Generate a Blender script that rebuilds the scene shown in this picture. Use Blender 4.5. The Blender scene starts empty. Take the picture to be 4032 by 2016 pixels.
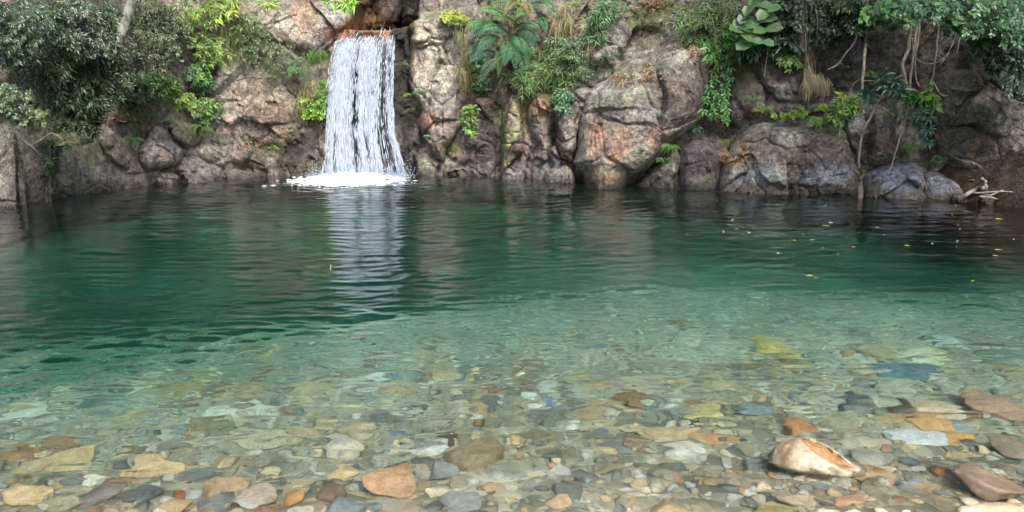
import bpy, math, random
import numpy as np
from mathutils import Vector
R = math.radians
rng = np.random.default_rng(7)
random.seed(7)
SC = bpy.context.scene
COL = SC.collection

# ---------------------------------------------------------------- camera, sky, sun, exposure
CAMZ, PITCH, F = 1.7, R(11.6), 3103.0 * 1.5707      # focal length in "G" pixels (the photograph is 6333 x 3166 of them)
GW, GH = 6333.0, 3166.6
cam = bpy.data.cameras.new('camera'); cam_o = bpy.data.objects.new('camera', cam); COL.objects.link(cam_o)
cam.sensor_width = 36.0; cam.lens = 36.0 * F / GW
cam_o.location = (0, 0, CAMZ); cam_o.rotation_euler = (R(90) - PITCH, 0, 0)
cam.clip_start = 0.05; cam.clip_end = 500
SC.camera = cam_o
SUN_EL, SUN_AZ = R(52), R(160)       # azimuth from +Y, clockwise seen from above (behind the camera, a little to its right)
w = bpy.data.worlds.new('World'); SC.world = w; w.use_nodes = True
nt = w.node_tree; bg = nt.nodes['Background']
sky = nt.nodes.new('ShaderNodeTexSky'); sky.sky_type = 'NISHITA'; sky.sun_disc = False
sky.sun_elevation = SUN_EL; sky.sun_rotation = SUN_AZ; sky.dust_density = 3.0; sky.air_density = 1.0
nt.links.new(sky.outputs[0], bg.inputs[0]); bg.inputs[1].default_value = 0.11
sun = bpy.data.lights.new('sun', 'SUN'); sun.energy = 2.4; sun.angle = R(20); sun.color = (1.0, 0.96, 0.88)
sun_o = bpy.data.objects.new('sun', sun); COL.objects.link(sun_o)
sd = Vector((math.sin(SUN_AZ) * math.cos(SUN_EL), math.cos(SUN_AZ) * math.cos(SUN_EL), math.sin(SUN_EL)))
sun_o.rotation_euler = (-sd).to_track_quat('-Z', 'Y').to_euler()
SC.view_settings.view_transform = 'Standard'; SC.view_settings.look = 'None'
SC.view_settings.exposure = 1.42; SC.view_settings.gamma = 1.0; SC.view_settings.use_curve_mapping = False
SC.render.engine = 'CYCLES'
cy = SC.cycles
cy.use_denoising = True; cy.max_bounces = 9; cy.diffuse_bounces = 3; cy.glossy_bounces = 4
cy.transmission_bounces = 7; cy.transparent_max_bounces = 24; cy.volume_bounces = 0
cy.caustics_reflective = True; cy.caustics_refractive = True; cy.sample_clamp_indirect = 6.0; cy.blur_glossy = 0.3

# ---------------------------------------------------------------- numpy noise
def _hash(ix, iy, iz, s):
    h = (ix.astype(np.int64) * 374761393 + iy.astype(np.int64) * 668265263 + iz.astype(np.int64) * 2147483647 + s * 1274126177) & 0xffffffff
    h = ((h ^ (h >> 13)) * 1274126177) & 0xffffffff
    h = ((h ^ (h >> 15)) * 2246822519) & 0xffffffff
    return ((h ^ (h >> 16)) & 0xffffff) / float(0xffffff)
def vnoise(p, s=0):
    i = np.floor(p); f = p - i; f = f * f * f * (f * (f * 6 - 15) + 10)
    x, y, z = i[:, 0], i[:, 1], i[:, 2]; r = 0
    for a in (0, 1):
        for b in (0, 1):
            for c in (0, 1):
                wgt = (f[:, 0] if a else 1 - f[:, 0]) * (f[:, 1] if b else 1 - f[:, 1]) * (f[:, 2] if c else 1 - f[:, 2])
                r = r + wgt * _hash(x + a, y + b, z + c, s)
    return r * 2 - 1
def fbm(p, o=4, s=0, g=0.5):
    r = 0; a = 1; t = 0
    for k in range(o):
        r = r + a * vnoise(p * (2.03 ** k) + 17.3 * k, s + k); t += a; a *= g
    return r / t
def ridged(p, o=4, s=0):
    r = 0; a = 1; t = 0
    for k in range(o):
        r = r + a * (1 - 2 * np.abs(vnoise(p * (2.1 ** k) + 9.1 * k, s + k))); t += a; a *= 0.5
    return r / t
def facets(p, s=0):
    """blocky stone: every cell its own tilted plane; returns plane offset and distance to the cell border"""
    i = np.floor(p); n = len(p)
    f1 = np.full(n, 9.0); f2 = np.full(n, 9.0); off = np.zeros(n)
    for a in (-1, 0, 1):
        for b in (-1, 0, 1):
            for c in (-1, 0, 1):
                cx, cy_, cz = i[:, 0] + a, i[:, 1] + b, i[:, 2] + c
                q = np.stack([cx + _hash(cx, cy_, cz, s), cy_ + _hash(cx, cy_, cz, s + 1), cz + _hash(cx, cy_, cz, s + 2)], 1)
                v = p - q; d = np.sqrt((v ** 2).sum(1))
                pl = v[:, 0] * (_hash(cx, cy_, cz, s + 3) - .5) * 1.6 + v[:, 2] * (_hash(cx, cy_, cz, s + 4) - .5) * 1.6 + (_hash(cx, cy_, cz, s + 5) - .5) * .5
                m = d < f1
                f2 = np.where(m, f1, np.minimum(f2, d)); off = np.where(m, pl, off); f1 = np.where(m, d, f1)
    return off, f2 - f1
def sstep(a, b, x):
    t = np.clip((x - a) / (b - a), 0, 1); return t * t * (3 - 2 * t)

# ---------------------------------------------------------------- pixels to points
SP, CP = math.sin(PITCH), math.cos(PITCH)
def ray(gx, gy):
    a = (np.asarray(gx, float) - GW / 2) / F; b = -(np.asarray(gy, float) - GH / 2) / F
    return a, CP + b * SP, -SP + b * CP          # x, y, z of the ray (y forward)
def P(gx, gy, Y):
    a, y, z = ray(gx, gy); t = Y / y
    return np.stack(np.broadcast_arrays(a * t, Y + 0 * t, CAMZ + z * t), -1)
def W(gx, gy):                                   # where the ray meets the water
    a, y, z = ray(gx, gy); t = -CAMZ / z
    return a * t, y * t
def toG(p):
    x, y, z = p[:, 0], p[:, 1], p[:, 2] - CAMZ
    fy = y * CP - z * SP; up = y * SP + z * CP
    return GW / 2 + F * x / fy, GH / 2 - F * up / fy

_sv = [(0, 820), (120, 790), (300, 765), (560, 735), (800, 715), (1000, 697), (1150, 690), (1280, 688), (1600, 688), (1900, 696), (2250, 716),
       (2500, 728), (2800, 743), (3100, 753), (3400, 763), (3700, 780), (4032, 805)]
_sx = []; _sy = []
for u, v in _sv:
    X_, Y_ = W(u * 1.5707, v * 1.5707); _sx.append(float(X_)); _sy.append(float(Y_))
SX = np.array([-26, -18, -13, -9.5] + _sx + [9.8, 13, 18, 26]); SY = np.array([-6, 1.5, 6.5, 10.2] + _sy + [11.6, 8.5, 3, -5])
def shore(X): return np.interp(X, SX, SY)
LIPZ = 3.15
def yb(X, h):
    return shore(X) + 0.28 + 0.20 * np.clip(h, -3, 3.4) + 0.75 * np.clip(h - 3.4, 0, 99)
def z_bed(X, Y):
    X = np.asarray(X, float); Y = np.asarray(Y, float)
    ye = .45 * fbm(np.stack([X, Y, 0 * X], -1).reshape(-1, 3) * .55, 3, 6).reshape(X.shape) + np.interp(X, [-8, -3.1, -2.3, -0.7, 3, 4.3, 9], [5.8, 6.4, 7.3, 8.0, 8.2, 7.3, 5.6])
    left = sstep(0.5, -3.5, X)
    near = 0.045 + (0.22 + 0.16 * left) * (np.minimum(Y, 9.5) - 2.9)
    d = near + 1.75 * sstep(-1.8 - .8 * left, 5.6 + 2.0 * left, Y - ye) * (1 - 0.45 * sstep(-1.5, -4, X) * sstep(8, 12, Y))
    d = np.where(Y < 2.9, 0.045 - 0.16 * (2.9 - Y), d)
    d = d - .055 * sstep(.5, 1.8, X) * sstep(4.4, 3.0, Y)
    z = -d
    p = np.stack([X, Y, 0 * X], -1).reshape(-1, 3)
    n = fbm(p * 0.8, 3, 5).reshape(X.shape)
    z = z + n * (0.03 + 0.5 * sstep(0.2, 2.2, d) * (0.35 + 0.65 * left))
    ex = np.abs(X) - 7.5
    z = z + np.clip(ex - 6, 0, 99) * 0.5
    return z
def under(gx, gy):
    """bed point seen in that pixel through flat water"""
    x, y = W(gx, gy); a, b, c = ray(gx, gy); n = math.sqrt(a * a + b * b + c * c); a, b, c = a / n, b / n, c / n
    a2, b2 = a / 1.333, b / 1.333; c2 = -math.sqrt(1 - a2 * a2 - b2 * b2)
    t = 0
    for _ in range(400):
        zx, zy, zz = x + a2 * t, y + b2 * t, c2 * t
        if zz <= float(z_bed(np.array([zx]), np.array([zy]))[0]): break
        t += 0.01
    return zx, zy, zz

# ---------------------------------------------------------------- materials
def new_mat(name):
    m = bpy.data.materials.new(name); m.use_nodes = True
    t = m.node_tree; b = t.nodes['Principled BSDF']; return m, t, b
def N(t, typ, **kw):
    n = t.nodes.new(typ)
    for k, v in kw.items():
        if k == 'op': n.operation = v
        else: n.inputs[k].default_value = v
    return n
def ramp(t, stops, interp='LINEAR'):
    r = t.nodes.new('ShaderNodeValToRGB'); cr = r.color_ramp; cr.interpolation = interp
    while len(cr.elements) < len(stops): cr.elements.new(0.5)
    for e, (p, c) in zip(cr.elements, stops): e.position = p; e.color = (*c, 1) if len(c) == 3 else c
    return r
def mixc(t, fac, a, b, mode='MIX'):
    m = t.nodes.new('ShaderNodeMix'); m.data_type = 'RGBA'; m.blend_type = mode
    for s, v in ((0, fac), (6, a), (7, b)):
        if hasattr(v, 'node'): t.links.new(v, m.inputs[s])
        else: m.inputs[s].default_value = v if s == 0 else (*v, 1)
    return m.outputs[2]
def mth(t, op, a, b=None, clamp=False):
    m = t.nodes.new('ShaderNodeMath'); m.operation = op; m.use_clamp = clamp
    for s, v in ((0, a), (1, b)):
        if v is None: continue
        if hasattr(v, 'node'): t.links.new(v, m.inputs[s])
        else: m.inputs[s].default_value = v
    return m.outputs[0]

def rock_material():
    m, t, b = new_mat('weathered_rock'); L = t.links
    geo = t.nodes.new('ShaderNodeNewGeometry')
    at = t.nodes.new('ShaderNodeVertexColor'); at.layer_name = 'Col'
    def noise(scale, det=6, rough=.6, dist=0.0):
        n = N(t, 'ShaderNodeTexNoise', Scale=scale, Detail=det, Roughness=rough, Distortion=dist); L.new(geo.outputs['Position'], n.inputs['Vector']); return n.outputs[0]
    n1 = noise(2.6, 8, .72, .4); n2 = noise(11, 6, .7); n3 = noise(38, 4, .7)
    v = ramp(t, [(.30, (.34, .32, .30)), (.5, (.92, .92, .92)), (.70, (1.7, 1.64, 1.5))]); L.new(n1, v.inputs[0])
    c = mixc(t, 1.0, at.outputs[0], v.outputs[0], 'MULTIPLY')
    v2 = ramp(t, [(.34, (.42, .41, .4)), (.5, (1, 1, 1)), (.66, (1.65, 1.62, 1.55))]); L.new(n2, v2.inputs[0])
    c = mixc(t, 1.0, c, v2.outputs[0], 'MULTIPLY')
    v3 = ramp(t, [(.36, (.55, .53, .5)), (.5, (1, 1, 1)), (.66, (1.6, 1.58, 1.5))]); L.new(n3, v3.inputs[0])
    c = mixc(t, .8, c, v3.outputs[0], 'MULTIPLY')
    # pale lichen crusts
    vo = N(t, 'ShaderNodeTexNoise', Scale=5.5, Detail=9, Roughness=.78, Distortion=.8); L.new(geo.outputs['Position'], vo.inputs['Vector'])
    lm = ramp(t, [(.60, (0, 0, 0)), (.66, (1, 1, 1))]); L.new(vo.outputs[0], lm.inputs[0])
    al = t.nodes.new('ShaderNodeVertexColor'); al.layer_name = 'Aux'     # r lichen amount, g moss, b wetness
    sep = t.nodes.new('ShaderNodeSeparateColor'); L.new(al.outputs[0], sep.inputs[0])
    c = mixc(t, mth(t, 'MULTIPLY', lm.outputs[0], sep.outputs[0], True), c, (.50, .49, .42))
    # dark specks and cracks
    cr = N(t, 'ShaderNodeTexVoronoi', Scale=3.2); cr.feature = 'DISTANCE_TO_EDGE'
    ds = N(t, 'ShaderNodeTexNoise', Scale=3, Detail=5, Roughness=.6); L.new(geo.outputs['Position'], ds.inputs['Vector'])
    vm = t.nodes.new('ShaderNodeVectorMath'); vm.operation = 'SCALE'; vm.inputs[3].default_value = .55; L.new(ds.outputs[1], vm.inputs[0])
    va = t.nodes.new('ShaderNodeVectorMath'); L.new(geo.outputs['Position'], va.inputs[0]); L.new(vm.outputs[0], va.inputs[1]); L.new(va.outputs[0], cr.inputs['Vector'])
    ck = ramp(t, [(0, (.25, .22, .2)), (.03, (1, 1, 1))]); L.new(cr.outputs[0], ck.inputs[0])
    gate = ramp(t, [(.5, (0, 0, 0)), (.62, (1, 1, 1))]); L.new(noise(1.7, 3), gate.inputs[0])
    c = mixc(t, gate.outputs[0], c, mixc(t, 1.0, c, ck.outputs[0], 'MULTIPLY'))
    # moss
    mn = ramp(t, [(.38, (0, 0, 0)), (.55, (1, 1, 1))]); L.new(noise(7, 6, .75), mn.inputs[0])
    mossc = ramp(t, [(.3, (.035, .05, .012)), (.7, (.13, .16, .035))]); L.new(n3, mossc.inputs[0])
    c = mixc(t, mth(t, 'MULTIPLY', mth(t, 'ADD', mth(t, 'MULTIPLY', mn.outputs[0], .8), .25), sep.outputs[1], True), c, mossc.outputs[0])
    # the wet band along the water
    sx = t.nodes.new('ShaderNodeSeparateXYZ'); L.new(geo.outputs['Position'], sx.inputs[0])
    hz = mth(t, 'ADD', sx.outputs[2], mth(t, 'MULTIPLY', mth(t, 'SUBTRACT', n1, .5), -.5))
    wet = mth(t, 'SUBTRACT', 1.0, mth(t, 'DIVIDE', mth(t, 'SUBTRACT', hz, .05), .20, True), True)
    wet = mth(t, 'MAXIMUM', wet, sep.outputs[2])
    c = mixc(t, mth(t, 'MULTIPLY', wet, .8), c, mixc(t, 1.0, c, (.38, .36, .36), 'MULTIPLY'))
    L.new(c, b.inputs['Base Color'])
    rr = mth(t, 'SUBTRACT', .88, mth(t, 'MULTIPLY', wet, .55)); L.new(rr, b.inputs['Roughness'])
    b.inputs['Specular IOR Level'].default_value = .4
    hgt = mth(t, 'ADD', mth(t, 'MULTIPLY', n1, .9), mth(t, 'ADD', mth(t, 'MULTIPLY', n2, .6), mth(t, 'MULTIPLY', n3, .3)))
    hgt = mth(t, 'ADD', hgt, mth(t, 'MULTIPLY', mth(t, 'MINIMUM', cr.outputs[0], .04), mth(t, 'MULTIPLY', gate.outputs[0], 6)))
    bp = N(t, 'ShaderNodeBump', Strength=.9, Distance=.12); L.new(hgt, bp.inputs['Height']); L.new(bp.outputs[0], b.inputs['Normal'])
    return m
M_ROCK = rock_material()

def stone_material(name, rough=.55, bump=.012):
    m, t, b = new_mat(name); L = t.links
    at = t.nodes.new('ShaderNodeVertexColor'); at.layer_name = 'Col'
    geo = t.nodes.new('ShaderNodeNewGeometry')
    n = N(t, 'ShaderNodeTexNoise', Scale=14, Detail=6, Roughness=.65, Distortion=.6); L.new(geo.outputs['Position'], n.inputs['Vector'])
    v = ramp(t, [(.3, (.62, .58, .52)), (.52, (1, 1, 1)), (.7, (1.25, 1.25, 1.2))]); L.new(n.outputs[0], v.inputs[0])
    c = mixc(t, 1.0, at.outputs[0], v.outputs[0], 'MULTIPLY')
    n2 = N(t, 'ShaderNodeTexNoise', Scale=60, Detail=5, Roughness=.7); L.new(geo.outputs['Position'], n2.inputs['Vector'])
    v2 = ramp(t, [(.35, (.7, .7, .7)), (.6, (1.08, 1.08, 1.08))]); L.new(n2.outputs[0], v2.inputs[0])
    c = mixc(t, .8, c, v2.outputs[0], 'MULTIPLY'); L.new(c, b.inputs['Base Color'])
    b.inputs['Roughness'].default_value = rough
    bp = N(t, 'ShaderNodeBump', Strength=.6, Distance=bump); L.new(mth(t, 'ADD', n.outputs[0], mth(t, 'MULTIPLY', n2.outputs[0], .3)), bp.inputs['Height']); L.new(bp.outputs[0], b.inputs['Normal'])
    return m
M_STONE = stone_material('river_stone')

def bed_material():
    m, t, b = new_mat('pebble_bed'); L = t.links
    geo = t.nodes.new('ShaderNodeNewGeometry')
    def vor(scale):
        ds = N(t, 'ShaderNodeTexNoise', Scale=scale * .7, Detail=2); L.new(geo.outputs['Position'], ds.inputs['Vector'])
        vm = t.nodes.new('ShaderNodeVectorMath'); vm.operation = 'SCALE'; vm.inputs[3].default_value = 1.1 / scale; L.new(ds.outputs[1], vm.inputs[0])
        va = t.nodes.new('ShaderNodeVectorMath'); L.new(geo.outputs['Position'], va.inputs[0]); L.new(vm.outputs[0], va.inputs[1])
        v = N(t, 'ShaderNodeTexVoronoi', Scale=scale); L.new(va.outputs[0], v.inputs['Vector'])
        return v
    a = vor(9); s = t.nodes.new('ShaderNodeSeparateColor'); L.new(a.outputs['Color'], s.inputs[0])
    pal = ramp(t, [(0, (.20, .20, .16)), (.25, (.34, .32, .25)), (.45, (.13, .14, .12)), (.6, (.42, .36, .25)), (.8, (.26, .27, .23)), (1, (.5, .48, .40))], 'CONSTANT'); L.new(s.outputs[0], pal.inputs[0])
    a2 = vor(30); s2 = t.nodes.new('ShaderNodeSeparateColor'); L.new(a2.outputs['Color'], s2.inputs[0])
    pal2 = ramp(t, [(0, (.24, .24, .19)), (.3, (.36, .34, .27)), (.5, (.17, .18, .15)), (.7, (.40, .34, .25)), (1, (.48, .46, .38))]); L.new(s2.outputs[0], pal2.inputs[0])
    n = N(t, 'ShaderNodeTexNoise', Scale=.9, Detail=4, Roughness=.6); L.new(geo.outputs['Position'], n.inputs['Vector'])
    g = ramp(t, [(.45, (0, 0, 0)), (.56, (1, 1, 1))]); L.new(n.outputs[0], g.inputs[0])
    c = mixc(t, g.outputs[0], pal.outputs[0], pal2.outputs[0])
    n4 = N(t, 'ShaderNodeTexNoise', Scale=.55, Detail=5, Roughness=.6); L.new(geo.outputs['Position'], n4.inputs['Vector'])
    v = ramp(t, [(.3, (.45, .42, .36)), (.6, (1.1, 1.1, 1.1))]); L.new(n4.outputs[0], v.inputs[0])
    c = mixc(t, 1, c, v.outputs[0], 'MULTIPLY'); c = mixc(t, 1, c, (1.2, 1.18, 1.1), 'MULTIPLY')
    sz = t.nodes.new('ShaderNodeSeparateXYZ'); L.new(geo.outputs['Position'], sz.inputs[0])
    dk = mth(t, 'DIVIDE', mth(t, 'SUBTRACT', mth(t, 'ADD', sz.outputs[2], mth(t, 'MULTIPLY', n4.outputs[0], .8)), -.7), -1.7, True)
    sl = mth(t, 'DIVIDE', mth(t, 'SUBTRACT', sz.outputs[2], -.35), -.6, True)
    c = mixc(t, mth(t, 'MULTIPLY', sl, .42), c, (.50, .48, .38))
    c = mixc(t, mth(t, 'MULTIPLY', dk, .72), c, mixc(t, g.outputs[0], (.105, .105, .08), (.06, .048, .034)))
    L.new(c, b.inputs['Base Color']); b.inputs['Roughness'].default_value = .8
    bp = N(t, 'ShaderNodeBump', Strength=.8, Distance=.03); bp.invert = True; L.new(a.outputs['Distance'], bp.inputs['Height']); L.new(bp.outputs[0], b.inputs['Normal'])
    return m

def leaf_material(name, rough=.42, trans=.25, spec=.5):
    m, t, b = new_mat(name); L = t.links
    at = t.nodes.new('ShaderNodeVertexColor'); at.layer_name = 'Col'
    geo = t.nodes.new('ShaderNodeNewGeometry')
    n = N(t, 'ShaderNodeTexNoise', Scale=22, Detail=3); L.new(geo.outputs['Position'], n.inputs['Vector'])
    v = ramp(t, [(.3, (.72, .74, .7)), (.7, (1.2, 1.2, 1.1))]); L.new(n.outputs[0], v.inputs[0])
    c = mixc(t, 1, at.outputs[0], v.outputs[0], 'MULTIPLY')
    L.new(c, b.inputs['Base Color']); b.inputs['Roughness'].default_value = rough; b.inputs['Specular IOR Level'].default_value = spec
    tr = t.nodes.new('ShaderNodeBsdfTranslucent'); L.new(mixc(t, 1, c, (1.3, 1.5, .6), 'MULTIPLY'), tr.inputs[0])
    mx = t.nodes.new('ShaderNodeMixShader'); mx.inputs[0].default_value = trans
    L.new(b.outputs[0], mx.inputs[1]); L.new(tr.outputs[0], mx.inputs[2]); L.new(mx.outputs[0], t.nodes['Material Output'].inputs[0])
    return m
M_LEAF = leaf_material('glossy_leaf', .36, .2, .6)
M_FERN = leaf_material('fern_leaf', .6, .3, .3)
M_STRAW = leaf_material('dry_grass', .8, .2, .2)

def bark_material(name, c1, c2):
    m, t, b = new_mat(name); L = t.links
    tc = t.nodes.new('ShaderNodeNewGeometry'); mp = t.nodes.new('ShaderNodeMapping'); mp.inputs['Scale'].default_value = (14, 14, 5); L.new(tc.outputs['Position'], mp.inputs[0])
    n = N(t, 'ShaderNodeTexNoise', Scale=1, Detail=6, Roughness=.7); L.new(mp.outputs[0], n.inputs['Vector'])
    r = ramp(t, [(.35, c1), (.62, c2)]); L.new(n.outputs[0], r.inputs[0]); L.new(r.outputs[0], b.inputs['Base Color']); b.inputs['Roughness'].default_value = .9
    bp = N(t, 'ShaderNodeBump', Strength=.6, Distance=.02); L.new(n.outputs[0], bp.inputs['Height']); L.new(bp.outputs[0], b.inputs['Normal'])
    return m
M_BARK = bark_material('vine_bark', (.10, .08, .06), (.34, .30, .22))
M_BARKD = bark_material('dark_bark', (.03, .025, .018), (.09, .075, .05))
M_PALE = bark_material('pale_bark', (.12, .12, .10), (.46, .46, .42))
M_DRIFT = bark_material('driftwood', (.14, .11, .08), (.36, .31, .25))

# ---------------------------------------------------------------- meshes
class MB:
    def __init__(s): s.v = []; s.q = []; s.t = []; s.c = []; s.n = 0
    def add(s, v, quads=None, tris=None, c=None):
        v = np.asarray(v, float).reshape(-1, 3)
        s.v.append(v)
        if quads is not None and len(quads): s.q.append(np.asarray(quads, np.int64).reshape(-1, 4) + s.n)
        if tris is not None and len(tris): s.t.append(np.asarray(tris, np.int64).reshape(-1, 3) + s.n)
        if c is None: c = (.5, .5, .5)
        s.c.append(np.broadcast_to(np.asarray(c, float), (len(v), 3)))
        s.n += len(v)
    def build(s, name, mat, parent=None, smooth=True, aux=None, origin=None):
        v = np.concatenate(s.v); c = np.concatenate(s.c)
        if origin is not None: v = v - np.asarray(origin)
        q = np.concatenate(s.q) if s.q else np.zeros((0, 4), np.int64); t = np.concatenate(s.t) if s.t else np.zeros((0, 3), np.int64)
        me = bpy.data.meshes.new(name)
        me.vertices.add(len(v)); me.vertices.foreach_set('co', v.astype(np.float32).ravel())
        nl = q.size + t.size; me.loops.add(nl); me.loops.foreach_set('vertex_index', np.concatenate([q.ravel(), t.ravel()]).astype(np.int32))
        npoly = len(q) + len(t); me.polygons.add(npoly)
        st = np.concatenate([np.arange(len(q)) * 4, len(q) * 4 + np.arange(len(t)) * 3]).astype(np.int32)
        me.polygons.foreach_set('loop_start', st)
        if smooth: me.polygons.foreach_set('use_smooth', np.ones(npoly, bool))
        me.update(calc_edges=True)
        for nm, arr in (('Col', c), ('Aux', aux)):
            if arr is None: continue
            a = me.color_attributes.new(nm, 'FLOAT_COLOR', 'POINT')
            a.data.foreach_set('color', np.concatenate([arr, np.ones((len(arr), 1))], 1).astype(np.float32).ravel())
        me.materials.append(mat); me.validate()
        o = bpy.data.objects.new(name, me); COL.objects.link(o)
        if parent is not None: o.parent = parent
        elif origin is not None: o.location = origin
        return o
def tag(o, label=None, cat=None, group=None, kind=None):
    if label: o['label'] = label
    if cat: o['category'] = cat
    if group: o['group'] = group
    if kind: o['kind'] = kind
    return o
def thing(name, label, cat, loc=(0, 0, 0), group=None):
    o = bpy.data.objects.new(name, None); COL.objects.link(o); o.location = loc; o.empty_display_size = .2
    return tag(o, label, cat, group)

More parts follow.
